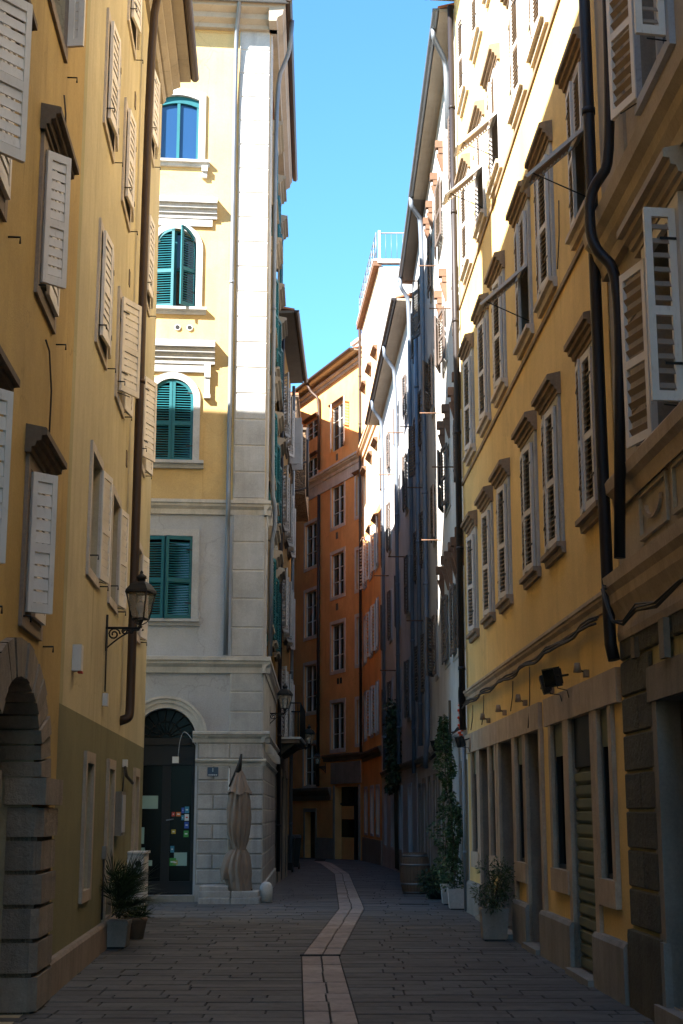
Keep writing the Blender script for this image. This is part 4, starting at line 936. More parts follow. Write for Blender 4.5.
mb = MB(); WR.box(mb, 21.2, 22.2, -.19, -.16, .06, 2.55, 'shopfr'); WR.box(mb, 21.3, 22.1, -.16, -.15, .3, 2.2, 'doorgl'); mb.build('door', YH)
eave(YH, WR, 12.6, 24.3, 16.6, .46, 'soffit', 'pipebr', gut=.07, rise=1.2)
pipe(YH, [WR.P(24.12, .09, 16.4), WR.P(24.12, .09, 2.95)], .055, 'pipebk')
pipe(YH, [WR.P(24.0, .09, 2.8), WR.P(24.0, .09, .02)], .035, 'zinc')
pipe(YH, smooth_path([WR.P(12.34, .13, 16.4), WR.P(12.34, .13, 3.1), WR.P(12.32, .10, 2.9)]), .055, 'pipebk')
pts = []
for i in range(41): t_ = 12.9+i*(24.0-12.9)/40; pts.append(WR.P(t_, .07+.012*math.sin(i*1.3), 3.38+.02*math.sin(i*.9)+(.02 if i % 7 == 3 else 0)))
for k in range(3): pipe(YH, [p+Vector((-.012*k, 0, -.028*k+.008*math.sin(j*.7+k*2))) for j, p in enumerate(pts)], .013, 'cable', False, 'cable')
for t_, z0_, z1_ in ((23.0, 3.3, 2.9), (21.6, 3.35, 2.9), (18.6, 3.3, 2.9), (17.2, 3.35, 2.6), (14.35, 8.2, 7.4)): pipe(YH, [WR.P(t_, .02, z0_), WR.P(t_+.02, .025, (z0_+z1_)/2), WR.P(t_, .06, z1_)], .007, 'cable', False, 'cable')

# ---------------------------------------------------------------- right, stone-based house at the right edge
W1 = Wall(2.48, 12.5, -.03, 'R')
SH = house('townhouse', 'beige house at the right edge with a dark rusticated stone base and panelled windowsill band', W1, 12.5)
dY0, dY1 = 9.6, 11.30
c1 = ((10.0, 10.95), (6.4, 7.7), (3.4, 4.7))
hol = [(a, b, 4.52, 6.04, .22) for a, b in c1]+[(a, b, 7.45, 9.1, .2) for a, b in c1]+[(a, b, 10.8, 12.2, .2) for a, b in c1]+[(dY0, dY1, .16, 2.46, .62)]
mb = MB(); W1.facade(mb, -8, 12.50, -.2, 14.4, hol, 'stonepl', depth=6, revmat='jamb'); mb.build('wall', SH)
mb = MB(); z = .66; hC = .318
def rbs(t0, t1, z0, z1): rb(W1, t0, t1, z0, z1, .040, 'rust', .011)
k = 0
while z < 3.05:
    segs = [(11.42, 12.48)] if z < 2.45 else [(9.3, 10.0), (10.01, 10.7), (10.71, 11.35), (11.36, 11.9), (11.91, 12.48)]
    if z < 2.45:
        if k % 2: segs = [(11.42, 11.9), (11.9, 12.48)]
        segs += [(8.2, 9.3), (7.0, 8.2), (5.5, 7.0), (4, 5.5)]
    elif z < 2.7: segs = [(11.42, 12.48), (8.2, 9.25), (7, 8.2)]
    for a, b in segs: rbs(a, b, z, z+hC)
    z += hC; k += 1
W1.box(mb, 11.40, 12.49, -.01, .012, .6, 3.06, 'joint'); W1.box(mb, 9.3, 11.52, -.01, .012, 2.74, 3.06, 'joint'); W1.box(mb, 4, 9.3, -.01, .018, .6, 3.06, 'joint')
mb.build('rusticated_base', SH)
mb = MB(); W1.prof(mb, 11.40, 12.50, [(-.01,-.2), (.065,-.2), (.065,.58), (.06,.63), (-.01,.64)], 'rust'); mb.build('plinth', SH); mb = MB(); W1.prof(mb, 4, 9.35, [(-.01,-.2), (.09,-.2), (.09,.58), (.06,.63), (-.01,.64)], 'rust'); mb.build('plinth', SH)
mb = MB()
W1.box(mb, 11.30, 11.50, -.3, .06, .0, .62, 'gplinth'); W1.box(mb, 11.30, 11.49, -.3, .035, .62, 2.46, 'jamb'); mb.build('door_jamb', SH); mb = MB(); W1.box(mb, 9.42, 9.6, -.3, .035, .0, 2.46, 'jamb'); mb.build('door_jamb', SH); mb = MB()
W1.box(mb, 9.3, 11.52, -.3, .05, 2.462, 2.74, 'jamb'); mb.build('lintel', SH)
mb = MB(); W1.box(mb, 9.35, 11.52, -.6, .10, -.1, .15, 'gplinth'); mb.build('doorstep', SH)
mb = MB()
W1.box(mb, 9.6, 11.30, -.22, -.16, .16, 2.46, 'wood')
for a, b in ((9.68, 10.48), (10.5, 11.25)):
    for p, q in ((.3, 1.05), (1.15, 1.6)): W1.box(mb, a+.08, b-.08, -.16, -.14, p, q, 'wood')
    W1.box(mb, a+.1, b-.1, -.16, -.155, 1.7, 2.3, 'doorgl')
mb.build('door', SH)
mb = MB()     # big profiled cornice over the base
W1.prof(mb, -8, 12.44, [(-.01,3.06), (.05,3.06), (.06,3.12), (.05,3.22), (.08,3.30), (.12,3.38), (.13,3.46), (.165,3.52), (.175,3.62), (.06,3.70), (-.01,3.72)], 'trim')
mb.build('cornice', SH); mb = MB(); W1.prof(mb, -8, 12.40, [(-.01,4.24), (.05,4.20), (.07,4.33), (.12,4.37), (.13,4.47), (.11,4.50), (-.01,4.51)], 'trim')
mb.build('sill_course', SH); mb = MB(); W1.prof(mb, -8, 12.44, [(-.01,6.40), (.07,6.40), (.09,6.50), (.14,6.58), (.16,6.66), (.22,6.72), (.24,6.84), (.20,6.91), (-.01,6.94)], 'stonepl')
mb.build('cornice', SH)
mb = MB()
for a, b in ((9.35, 10.55), (10.72, 11.62), (7.6, 9.1)):
    for x0, x1, p, q in ((a, a+.04, 3.80, 4.20), (b-.04, b, 3.80, 4.20), (a+.04, b-.04, 4.16, 4.20), (a+.04, b-.04, 3.80, 3.84)): W1.box(mb, x0, x1, -.01, .03, p, q, 'stonepl')
    if b-a > .8:
        for i in range(10):
            q0, q1 = PI+PI*i/10, PI+PI*(i+1)/10; c0 = (a+b)/2
            s = [(c0+.26*math.cos(q0), 4.06+.14*math.sin(q0)), (c0+.26*math.cos(q1), 4.06+.14*math.sin(q1)), (c0+.22*math.cos(q1), 4.06+.11*math.sin(q1)), (c0+.22*math.cos(q0), 4.06+.11*math.sin(q0))]
            mb.hexa([W1.P(y, 0, z) for y, z in s]+[W1.P(y, .03, z) for y, z in s], 'trim')
mb.build('panel_moulding', SH)
mb = MB()
for z in (4.95, 5.35, 5.75, 6.15, 6.5): W1.box(mb, 4, 9.0, -.001, .004, z, z+.02, 'dhood'); W1.box(mb, 11.4, 12.1, -.001, .004, z, z+.02, 'dhood')
W1.box(mb, 11.55, 12.49, -.01, .03, 6.95, 14.3, 'stonepl')
mb.build('block_joint', SH)
for a, b in c1: window(SH, W1, a, b, 4.52, 6.04, depth=.2, panes=(2, 2), fr='shw2', surround=(.10, .05, 'shw2', False), hood=(6.15, .24, .20, .30, 'stonepl'), lwo=(.24, .42), shut=(95, 165), shmat='shw', slats=12, slatmat='slate', proud=.06)
for a, b in c1: window(SH, W1, a, b, 7.45, 9.1, depth=.16, panes=(2, 2), glass='skyglass', fr='shw2', surround=(.10, .05, 'grey'), lwo=(.24, .42), shut=(98, 163), shmat='shw', slats=14, slatmat='slate', proud=.06)
for a, b in c1: window(SH, W1, a, b, 10.8, 12.2, depth=.2, surround=(.10, .05, 'grey'), shut=(5, 5), shmat='shw', slats=14, proud=.06)
pipe(SH, smooth_path([W1.P(11.62, .10, 14.2), W1.P(11.62, .10, 7.25), W1.P(11.8, .30, 6.98), W1.P(11.75, .31, 6.48), W1.P(11.6, .10, 6.15), W1.P(11.62, .20, 3.66)], .36, 8), .048, 'pipebk')
eave(SH, W1, -8, 12.1, 14.4, .5, 'soffit', 'pipebr', rise=1.2)
pts = [W1.P(12.6, .07, 3.46), W1.P(12.4, .14, 3.52), W1.P(12.2, .22, 3.48), W1.P(12.05, .22, 3.30), W1.P(11.95, .20, 3.16), W1.P(11.9, .12, 3.14), W1.P(11.4, .13, 3.20), W1.P(10.8, .12, 3.14), W1.P(10.0, .13, 3.20), W1.P(9, .12, 3.16)]
for k in range(5): pipe(SH, [p+Vector((-.008*(k % 3), 0, .017*(k//2)+.012*math.sin(j*1.7+k))) for j, p in enumerate(pts)], .008, 'cable', False, 'cable')
mb = MB(); W1.box(mb, 11.75, 11.88, .035, .08, 2.85, 3.02, 'dhood'); mb.build('wall_vent', SH); mb = MB(); W1.box(mb, 10.75, 10.9, .04, .09, 2.745, 3.05, 'jamb'); mb.build('lintel_bracket', SH)
# ================================================================== GROUND
mb = MB()
ys = [-300, 26]+[28+i*2 for i in range(24)]+[75, 400]
for a, b in zip(ys, ys[1:]): mb.poly([(-300, a, gz(a)-.010), (300, a, gz(a)-.010), (300, b, gz(b)-.010), (-300, b, gz(b)-.010)], 'grout')
structure(mb.build('ground'))
SL = [(-.10, 3), (-.20, 8), (-.29, 11.55), (-.45, 16.8), (-.04, 24.84), (-.13, 34.68), (-.2, 42.7), (-.77, 54.87), (-1.1, 58)]
def sx(Y):
    for (x0, y0), (x1, y1) in zip(SL, SL[1:]):
        if Y <= y1: return x0+(x1-x0)*(Y-y0)/(y1-y0)
    return SL[-1][0]
SW = .42
def slab(mb, pts, z, mat, tilt=0):
    """one paving stone with a worn chamfered edge; pts = 4 ground corners"""
    c = sum((Vector((p[0], p[1], 0)) for p in pts), Vector())/4
    lo = [Vector((p[0], p[1], z(p[1])-.028)) for p in pts]; up = []
    dz = random.uniform(-.003, .003); tx = random.uniform(-.004, .004)
    for p in pts:
        v = Vector((p[0], p[1], 0)); d = Vector((math.copysign(.005, c.x-v.x), math.copysign(.005, c.y-v.y), 0))
        up.append(Vector((v.x+d.x, v.y+d.y, z(p[1])+dz+tx*(v.x-c.x))))
    i = len(mb.v); k = mb.m(mat); mb.v += lo+up
    mb.f.append([i+4, i+5, i+6, i+7]); mb.mi.append(k); mb.sm.append(False)
    for q in range(4): r = (q+1) % 4; mb.f.append([i+q, i+r, i+4+r, i+4+q]); mb.mi.append(k); mb.sm.append(False)
g_ = .005
mbn, mbf = MB(), MB(); Y = 3.0
while Y < 62:
    near = Y < 24.3
    h = random.choice((.22, .26, .30, .34)) if near else random.choice((.30, .36, .42))
    Y1 = Y+h; tgt = mbn if near else mbf; mt = 'slab' if near else 'slab2'
    for side in (0, 1):
        if side == 0: xa, xb = (-4.2 if Y < 23 else -9), None
        else: xa, xb = None, 3.3
        x = xa if side == 0 else None
        if side == 0:
            end0, end1 = sx(Y+g_)-g_, sx(Y1-g_)-g_
            while x < min(end0, end1)-.02:
                w = random.uniform(.42, .95)
                last = x+w > min(end0, end1)-.3
                if last: slab(tgt, [(x+g_, Y+g_), (end0, Y+g_), (end1, Y1-g_), (x+g_, Y1-g_)], gz, mt); break
                slab(tgt, [(x+g_, Y+g_), (x+w-g_, Y+g_), (x+w-g_, Y1-g_), (x+g_, Y1-g_)], gz, mt); x += w
        else:
            s0_, s1_ = sx(Y+g_)+SW+g_, sx(Y1-g_)+SW+g_; x = max(s0_, s1_)+random.uniform(.25, .8)
            slab(tgt, [(s0_, Y+g_), (x-g_, Y+g_), (x-g_, Y1-g_), (s1_, Y1-g_)], gz, mt)
            while x < 3.3:
                w = random.uniform(.42, .95); slab(tgt, [(x+g_, Y+g_), (x+w-g_, Y+g_), (x+w-g_, Y1-g_), (x+g_, Y1-g_)], gz, mt); x += w
    Y = Y1
structure(mbn.build('street_paving')); structure(mbf.build('lane_paving'))
mb = MB(); Y = 3.0
zz = lambda y: gz(y)+.006
while Y < 58:
    h = random.uniform(.55, .95); Y1 = min(Y+h, 58)
    for (_, yb) in SL:
        if Y+.1 < yb < Y1+.25: Y1 = yb
    m_ = .5+random.uniform(-.03, .03)
    a0, a1 = sx(Y+.004), sx(Y1-.004)
    k = 2 if Y < 16.8 else 2
    o_ = random.choice((0, 0, .12)) if Y < 34 else 0
    slab(mb, [(a0, Y+.005), (a0+SW*m_-.005, Y+.005), (a1+SW*m_-.005, Y1-.005), (a1, Y1-.005)], zz, 'strip')
    slab(mb, [(a0+SW*m_+.005, Y+.005), (a0+SW, Y+.005), (a1+SW, Y1-.005), (a1+SW*m_+.005, Y1-.005)], zz, 'strip')
    Y = Y1
structure(mb.build('pale_stone_path'))
mb = MB()
for i in range(14): mb.wbox(-.46+i*.032, -.44+i*.032, 16.76, 16.84, .006, .014, 'grout')
mb.wbox(-.47, -.01, 16.75, 16.765, .006, .018, 'iron'); mb.wbox(-.47, -.01, 16.835, 16.85, .006, .018, 'iron')
tag(mb.build('drain_grate'), 'narrow slotted drain grate across the pale stone strip in the street', 'drain')
mb = MB(); mb.wbox(1.02, 1.55, 26.0, 26.35, -.02, .012, 'iron'); mb.wbox(1.05, 1.52, 26.03, 26.32, .012, .016, 'slab2')
tag(mb.build('manhole_cover'), 'dark rectangular manhole cover in the paving before the wine barrel', 'manhole cover')

# ================================================================== THINGS IN THE STREET
def lantern(name, label, base, out, reach, hgt, s=1.0, group='wall lanterns'):
    """bracket lantern. base = point on the wall, out = outward unit, lantern stands on the arm end"""
    base = Vector(base); out = Vector(out).normalized(); t = thing(name, label, 'street lamp', tuple(base), group)
    sd = out.cross(Z3); mb = MB(); e = base+out*reach
    mb.tube([base+Z3*.16*s+out*.015, base-Z3*.28*s+out*.015], .014*s, 'iron', 8)
    mb.tube([base, e, e+Z3*.02], .014*s, 'iron', 8)
    cv = [base+out*.02-Z3*.24*s]
    for i in range(1, 9): q = i/8; cv.append(base+out*(reach*.95*q)-Z3*(.24*s*(1-q)**1.6+.02*s))
    mb.tube(cv, .010*s, 'iron', 6)
    for c0, r0 in ((.10*s, .075*s), (.23*s, .042*s), (reach-.10*s, .03*s)):
        cc = base+out*c0-Z3*(.075*s if c0 < .2*s else .04*s)
        mb.tube([cc+out*r0*(1-i/22)*math.cos(i*.6)+Z3*r0*(1-i/22)*math.sin(i*.6) for i in range(18)], .011*s, 'iron', 5)
    for i in range(4): mb.tube([base+out*(.28+.05*i)*s-Z3*.035*s, base+out*(.30+.05*i)*s-Z3*.015*s], [.003*s, .014*s], 'iron', 6)
    mb.build('bracket', t)
    mb = MB(); c = e+Z3*hgt; z0 = .11*s; z1 = .43*s; rb_, rt = .085*s, .145*s
    mb.tube([e, e+Z3*.1*s], .012*s, 'iron', 8)
    mb.lathe(e, [(.02*s,0), (.03*s,.02*s), (.012*s,.04*s), (.02*s,.07*s), (.05*s,.10*s)], 'iron', 10)
    def corner(r, z, i): q = PI/4+i*PI/2+.35; return e+out*(r*math.cos(q))*1.0+sd*(r*math.sin(q))+Z3*z
    for i in range(4):
        mb.tube([corner(rb_*1.3, z0, i), corner(rt*1.3, z1, i)], .009*s, 'iron', 6)
        mb.tube([e+Z3*.03*s, corner(rb_*.9, .07*s, i), corner(rb_*1.3, z0, i)], .007*s, 'iron', 5)
        mb.tube([corner(rb_*1.3, z0, i), corner(rb_*1.3, z0, i+1)], .010*s, 'iron', 6)
        mb.tube([corner(rt*1.34, z1, i), corner(rt*1.34, z1, i+1)], .013*s, 'iron', 6)
        a, b = i, i+1
        prof = [(rt*1.42, z1), (rt*1.36, z1+.03*s), (rt*.95, z1+.10*s), (rt*.55, z1+.135*s), (rt*.38, z1+.14*s)]
        for (r0, q0), (r1, q1) in zip(prof, prof[1:]): mb.poly([corner(r0, q0, a), corner(r0, q0, b), corner(r1, q1, b), corner(r1, q1, a)], 'iron')
    mb.lathe(e+Z3*(z1+.13*s), [(.05*s,0), (.05*s,.04*s), (.065*s,.045*s), (.06*s,.075*s), (.03*s,.095*s), (.018*s,.11*s), (.022*s,.125*s), (.004*s,.145*s)], 'iron', 14)
    cg = mb.build('lantern_cage', t)
    mb = MB()
    for i in range(4): mb.poly([corner(rb_*1.24, z0+.01, i), corner(rb_*1.24, z0+.01, i+1), corner(rt*1.24, z1-.01, i+1), corner(rt*1.24, z1-.01, i)], LG)
    mb.build('glass', t)
    mb = MB(); mb.lathe(e+Z3*z0, [(.012*s,.0), (.03*s,.01*s), (.03*s,.06*s), (.022*s,.07*s), (.05*s,.12*s), (.058*s,.16*s), (.045*s,.20*s), (.01*s,.225*s)], 'plast', 12); mb.build('bulb', t)
    return t
LG = bpy.data.materials.new('clear_lamp_glass'); LG.use_nodes = True
nt = LG.node_tree; b_ = nt.nodes['Principled BSDF']; b_.inputs['Base Color'].default_value = (.42, .34, .24, 1); b_.inputs['Roughness'].default_value = .25; b_.inputs['Alpha'].default_value = .45
lantern('wall_lantern', 'black iron lantern on a scrolled bracket on the cream wall, the largest and nearest', WL.P(17.05, 0, 3.77), WL.n, .41, 0, 1.0)
lantern('wall_lantern', 'iron lantern on a straight bracket from the white stone lane wall of the corner house', WS.P(30.6, 0, 3.66), WS.n, .34, 0, .92)
lantern('wall_lantern', 'small dark lantern just past the balcony, between it and the orange house', WD.P(39.9, 0, 3.35), WD.n, .66, 0, .9)
lantern('wall_lantern', 'small dark lantern hanging by the drainpipe of the orange house above its shopfront', WF.P(63.4, 0, 3.55), WF.n, .4, 0, 1.0)

def flood(loc, aim, label, s=1.0):
    t = thing('floodlight', label, 'floodlight', tuple(loc), 'black floodlights over the shops')
    aim = Vector(aim).normalized(); sd = aim.cross(Z3).normalized(); up = sd.cross(aim)
    c = Vector(loc)+aim*.20*s
    mb = MB(); mb.obox(c-sd*.13*s-up*.10*s-aim*.04*s, sd*.26*s, up*.20*s, aim*.07*s, 'dark')
    for i in range(7): mb.obox(c-sd*(.11-.035*i)*s-up*.08*s-aim*.065*s, sd*.01*s, up*.16*s, aim*.03*s, 'dark')
    mb.build('housing', t)
    mb = MB(); mb.obox(c-sd*.115*s-up*.085*s+aim*.031*s, sd*.23*s, up*.17*s, aim*.003*s, 'doorgl'); mb.build('glass', t)
    mb = MB(); mb.tube([Vector(loc), Vector(loc)+aim*.08*s, c-sd*.14*s, c-sd*.14*s+up*.01], .012*s, 'dark', 6); mb.tube([c-sd*.14*s, Vector(loc)+aim*.08*s, c+sd*.14*s], .012*s, 'dark', 6); mb.build('bracket', t)
    mb = MB(); l = Vector(loc); mb.tube([c-aim*.05*s, c-aim*.07*s-Z3*.12*s, l+aim*.02-Z3*.16*s, l-Z3*.24*s], .006, 'cable', 6); mb.build('cable', t)
flood(WR.P(14.55, .05, 3.0), WR.n*.75-WR.u*.25-Z3*.15, 'black floodlight on the yellow house lintel, the nearer of the pair over the roller shutter', 1.0)
flood(WR.P(14.95, .05, 2.98), WR.n*.75+WR.u*.1-Z3*.2, 'black floodlight on the yellow house lintel, the farther of the pair over the roller shutter', .95)
flood(WR.P(23.3, .05, 2.78), WR.n*.9-WR.u*.2-Z3*.3, 'black floodlight at the far end of the yellow house lintel, by the drainpipe', .9)
flood(W3.P(26.6, .05, 3.05), W3.n*.9-W3.u*.3+Z3*-.2, 'black floodlight beside the climbing plant, nearer of the two on the white house', 1.15)
flood(W3.P(28.6, .05, 2.96), W3.n*.9-W3.u*.2-Z3*.3, 'black floodlight beside the climbing plant, farther of the two on the white house', 1.1)
for k, (t_, lb) in enumerate(((13.75, 'first small brass spotlight above the lintel, nearest us on the yellow house'), (15.7, 'small brass spotlight above the lintel, just past the floodlight pair'), (17.6, 'small brass spotlight above the lintel, third along the yellow house'), (19.4, 'small brass spotlight above the lintel, fourth along the yellow house'), (21.1, 'small brass spotlight above the lintel, the farthest one near the drainpipe'))):
    p = WR.P(t_, 0, 2.98); t = thing('spotlight', lb, 'spotlight', tuple(p), 'small spotlights above the lintel')
    mb = MB(); WR.box(mb, t_-.04, t_+.04, 0, .05, 2.90, 2.97, 'hood'); mb.tube([WR.P(t_, .03, 2.95), WR.P(t_, .10, 2.97)], .008, 'iron', 6); mb.build('bracket', t)
    mb = MB(); c = WR.P(t_, .11, 2.99); mb.tube([c+Z3*.05, c-Z3*.045], [.028, .042], 'hood', 12); mb.build('shade', t)
mb = MB()
for i in range(16):
    z = 2.75+i*.042; p = W3.P(24.42, .12+.03*math.sin(i*2.1), z); q = i*1.3
    mb.poly([p+Vector((.05*math.cos(q), .05*math.sin(q), -.03)), p+Vector((.05*math.cos(q+2), .05*math.sin(q+2), 0)), p+Vector((.05*math.cos(q+4), .05*math.sin(q+4), .03))], 'orangecloth')
    mb.tube([p-Z3*.02, p+Z3*.02], .03, 'orangecloth', 6)
tag(mb.build('warning_ribbon'), 'orange plastic ribbon tied round the dark drainpipe above the climbing plant', 'ribbon')
mb = MB(); mb.tube([W3.P(24.55, .08, 3.7)]+[W3.P(24.5+.18*math.sin(i*.5), .12, 3.55+.17*math.cos(i*.5)) for i in range(12)], .014, 'cable', 6)
tag(mb.build('coiled_cable'), 'loose coil of black cable hung on the white wall beside the drainpipe', 'cable')

# ------------------------------------------------ plants
def leafquad(mb, p, d, l, w, mat, up=Z3):
    d = Vector(d).normalized(); s_ = d.cross(Vector((random.uniform(-1,1), random.uniform(-1,1), random.uniform(.2,1)))).normalized()*w
    m_ = p+d*l*.5+Vector((0,0,-l*.04)); mb.poly([p, m_+s_*.5, p+d*l+Vector((0,0,-l*.16)), m_-s_*.5], mat)
def planter(t, x, y, w, h, mat, z=0):
    mb = MB(); e = .02
    lo = [(x-w/2+e, y-w/2+e), (x+w/2-e, y-w/2+e), (x+w/2-e, y+w/2-e), (x-w/2+e, y+w/2-e)]; hi = [(x-w/2, y-w/2), (x+w/2, y-w/2), (x+w/2, y+w/2), (x-w/2, y+w/2)]
    mb.hexa([(*p, z+.02) for p in lo]+[(*p, z+h-.04) for p in hi], mat)
    for x0, x1, y0, y1 in ((x-w/2-.008, x+w/2+.008, y-w/2-.008, y-w/2+.02), (x-w/2-.008, x+w/2+.008, y+w/2-.02, y+w/2+.008), (x-w/2-.008, x-w/2+.02, y-w/2+.02, y+w/2-.02), (x+w/2-.02, x+w/2+.008, y-w/2+.02, y+w/2-.02)):
        mb.wbox(x0, x1, y0, y1, z+h-.045, z+h, mat)
    mb.wbox(x-w/2+.04, x+w/2-.04, y-w/2+.04, y+w/2-.04, z, z+.03, 'dark')
    pt = mb.build('pot', t)
    mb = MB(); mb.wbox(x-w/2+.02, x+w/2-.02, y-w/2+.02, y+w/2-.02, z+h-.05, z+h-.02, 'soil'); mb.build('soil', pt)
    return pt
# fan palm
t = thing('potted_palm', 'bushy dark green fan palm in a square grey planter against the olive wall', 'potted palm', (-2.73, 17.85, 0))
planter(t, -2.73, 17.85, .33, .32, 'potst')
mbl, mbs = MB(), MB(); rnd = random.Random(3)
for i in range(38):
    q = rnd.uniform(0, 2*PI); el = rnd.uniform(.15, 1.35); L = rnd.uniform(.20, .46)*(1.0 if el > .6 else .9)
    if math.cos(q) < -.3: q = PI-q if rnd.random() < .8 else q
    b0 = Vector((-2.72+rnd.uniform(-.08,.08), 17.85+rnd.uniform(-.08,.08), .33+rnd.uniform(0,.12)))
    d = Vector((math.cos(q)*math.cos(el), math.sin(q)*math.cos(el), math.sin(el)))
    e = b0+d*L; e.x = max(e.x, -2.80)
    mbs.tube([b0, (b0+e)/2+Vector((0,0,.03)), e], .005, 'palm', 4)
    sdv = d.cross(Z3).normalized(); upv = sdv.cross(d)
    for k in range(15):
        a = -1.0+2.0*k/14+rnd.uniform(-.05,.05); dd = d*math.cos(a)+sdv*math.sin(a); ll = rnd.uniform(.30, .50)*(1-.25*abs(a)/1.3)
        s_ = (d*-math.sin(a)+sdv*math.cos(a)).normalized()*.007
        m1 = e+dd*ll*.55+upv*.01; tip = e+dd*ll-Vector((0,0,ll*rnd.uniform(.02,.22)))
        mbl.poly([e-s_*.4, m1-s_, tip, m1+s_, e+s_*.4], 'palm')
mbs.build('stem', t); mbl.build('foliage', t)
# second pot behind
t = thing('flower_pot', 'round terracotta coloured pot standing behind the fan palm by the white cabinet', 'pot', (-2.66, 19.1, 0))
mb = MB(); mb.lathe((-2.66, 19.1, 0), [(.10,0), (.14,.22), (.15,.23), (.15,.27), (.135,.27), (.13,.24)], 'terra', 18); mb.build('pot', t)
mb = MB(); rnd = random.Random(5)
for i in range(160):
    q = rnd.uniform(0, 2*PI); el = rnd.uniform(.1, 1.4); leafquad(mb, Vector((-2.66, 19.1, .26))+Vector((rnd.uniform(-.08,.08), rnd.uniform(-.08,.08), 0)), (math.cos(q)*math.cos(el), math.sin(q)*math.cos(el), math.sin(el)), rnd.uniform(.15,.34), .018, 'palm')
mb.build('foliage', t)
# outdoor unit
t = thing('outdoor_cabinet', 'dirty white metal air conditioning unit behind the fan palm near the shop door', 'cabinet', (-2.96, 21.0, 0))
mb = MB(); mb.cbox(-3.12, -2.80, 20.75, 21.25, .12, 1.02, 'plast', .015); mb.build('casing', t)
mb = MB(); mb.wbox(-3.14, -2.78, 20.73, 21.27, 1.02, 1.05, 'plast'); mb.build('top_cover', t)
mb = MB()
for i in range(14): mb.wbox(-3.08, -3.0, 20.738, 20.748, .5+i*.025, .51+i*.025, 'dark')
mb.tube([(-2.88, 20.748, .88), (-2.88, 20.742, .88)], .045, 'dark', 16); mb.tube([(-2.89, 20.748, .72), (-2.89, 20.742, .72)], .03, 'jamb', 12)
mb.build('grille', t)
mb = MB()
for x in (-3.1, -2.86):
    for y in (20.78, 21.18): mb = MB(); mb.wbox(x, x+.05, y, y+.05, 0, .12, 'jamb'); mb.build('foot', t)
# olive-like bush in the grey planter
def bush(t, c, r, h, n, mat, lw=.016, ll=.05, seed=1, trunk=True, clumps=14):
    rnd = random.Random(seed); mb = MB(); ms = MB(); c = Vector(c); cl = []
    for i in range(clumps):
        q = rnd.uniform(0, 2*PI); rr = r*rnd.uniform(.25, .95); z = rnd.uniform(.12, 1)*h; rr *= math.sin(PI*min(1, .22+.7*z/h))**.5
        cl.append((c+Vector((rr*math.cos(q), rr*math.sin(q), z)), rnd.uniform(.28, .5)*r))
        e = cl[-1][0]; ms.tube([c+Vector((rnd.uniform(-.03,.03), rnd.uniform(-.03,.03), 0)), c+(e-c)*.5+Vector((0,0,.06*h)), e], [.010, .006, .003], 'bark', 5)
    for i in range(n):
        cc, cr = cl[rnd.randrange(len(cl))]; v = Vector((rnd.gauss(0,1), rnd.gauss(0,1), rnd.gauss(0,1))).normalized()
        p = cc+v*cr*rnd.uniform(.2, 1.1); leafquad(mb, p, v+Vector((0,0,rnd.uniform(-.4,.8))), ll*rnd.uniform(.6,1.4), lw, mat)
    ms.build('stem', t); mb.build('foliage', t)
t = thing('potted_bush', 'small leafy olive bush in a square grey planter beside the shop windows', 'potted plant', (1.95, 18.9, 0))
planter(t, 1.95, 18.9, .34, .40, 'potst'); bush(t, (1.95, 18.9, .38), .30, .55, 1900, 'leaf', seed=4, ll=.045)
mb = MB(); rnd = random.Random(8)
# two white planters and climbers
def climber(t, x, y, z0, z1, w0, n, seed):
    rnd = random.Random(seed); mb = MB(); ms = MB()
    for k in range(3):
        pts = [Vector((x+rnd.uniform(-.05,.05), y+rnd.uniform(-.05,.05), z0))]
        z = z0
        while z < z1: z += .2; pts.append(Vector((x+.05*math.sin(z*3+k*2)+.02*k, y+.06*math.cos(z*2.2+k), z)))
        ms.tube(pts, .009, 'bark', 5)
    for i in range(n):
        u = rnd.random()**.85; z = z0+(z1-z0)*u
        w = w0*(1.05-.78*u)*(.75+.35*math.sin(z*5.1+seed)+.25*math.sin(z*11.3))
        w = max(w, .05)
        q = rnd.uniform(0, 2*PI); r = w*math.sqrt(rnd.random())
        p = Vector((x+r*math.cos(q)*1.0-.04*math.sin(z*2.7), y+r*math.sin(q), z))
        leafquad(mb, p, (math.cos(q)+rnd.uniform(-.5,.5), math.sin(q)+rnd.uniform(-.5,.5), rnd.uniform(-.7,.5)), rnd.uniform(.04,.085), .045, 'ivy')
    ms.build('stem', t); mb.build('foliage', t)
t = thing('climbing_plant', 'tall climbing plant in the rear pale planter, reaching up to the floodlights', 'climbing plant', (1.93, 26.05, 0))
planter(t, 1.93, 26.05, .33, .36, 'potw'); climber(t, 1.88, 26.05, .34, 3.3, .33, 2500, 1)
mb = MB(); mb.tube([(1.98, 26.2, .0), (1.98, 26.2, 3.6)], .025, 'bark', 8); mb.build('stake', t)
t = thing('climbing_plant', 'lower climbing plant in the front pale planter beside the zinc drainpipe', 'climbing plant', (1.94, 24.75, 0))
planter(t, 1.94, 24.75, .30, .34, 'potw'); climber(t, 1.92, 24.9, .32, 1.7, .24, 1100, 6)
# low shrub
t = thing('potted_shrub', 'low dark rounded shrub between the barrel and the pale planters', 'shrub', (1.84, 28.0, 0))
mb = MB(); mb.lathe((1.84, 28.0, gz(28.0)), [(.16,0), (.19,.16), (.19,.18)], 'dark', 14); mb.build('pot', t)
bush(t, (1.84, 28.0, .05), .31, .5, 1500, 'palm', lw=.03, ll=.07, seed=9, clumps=18)
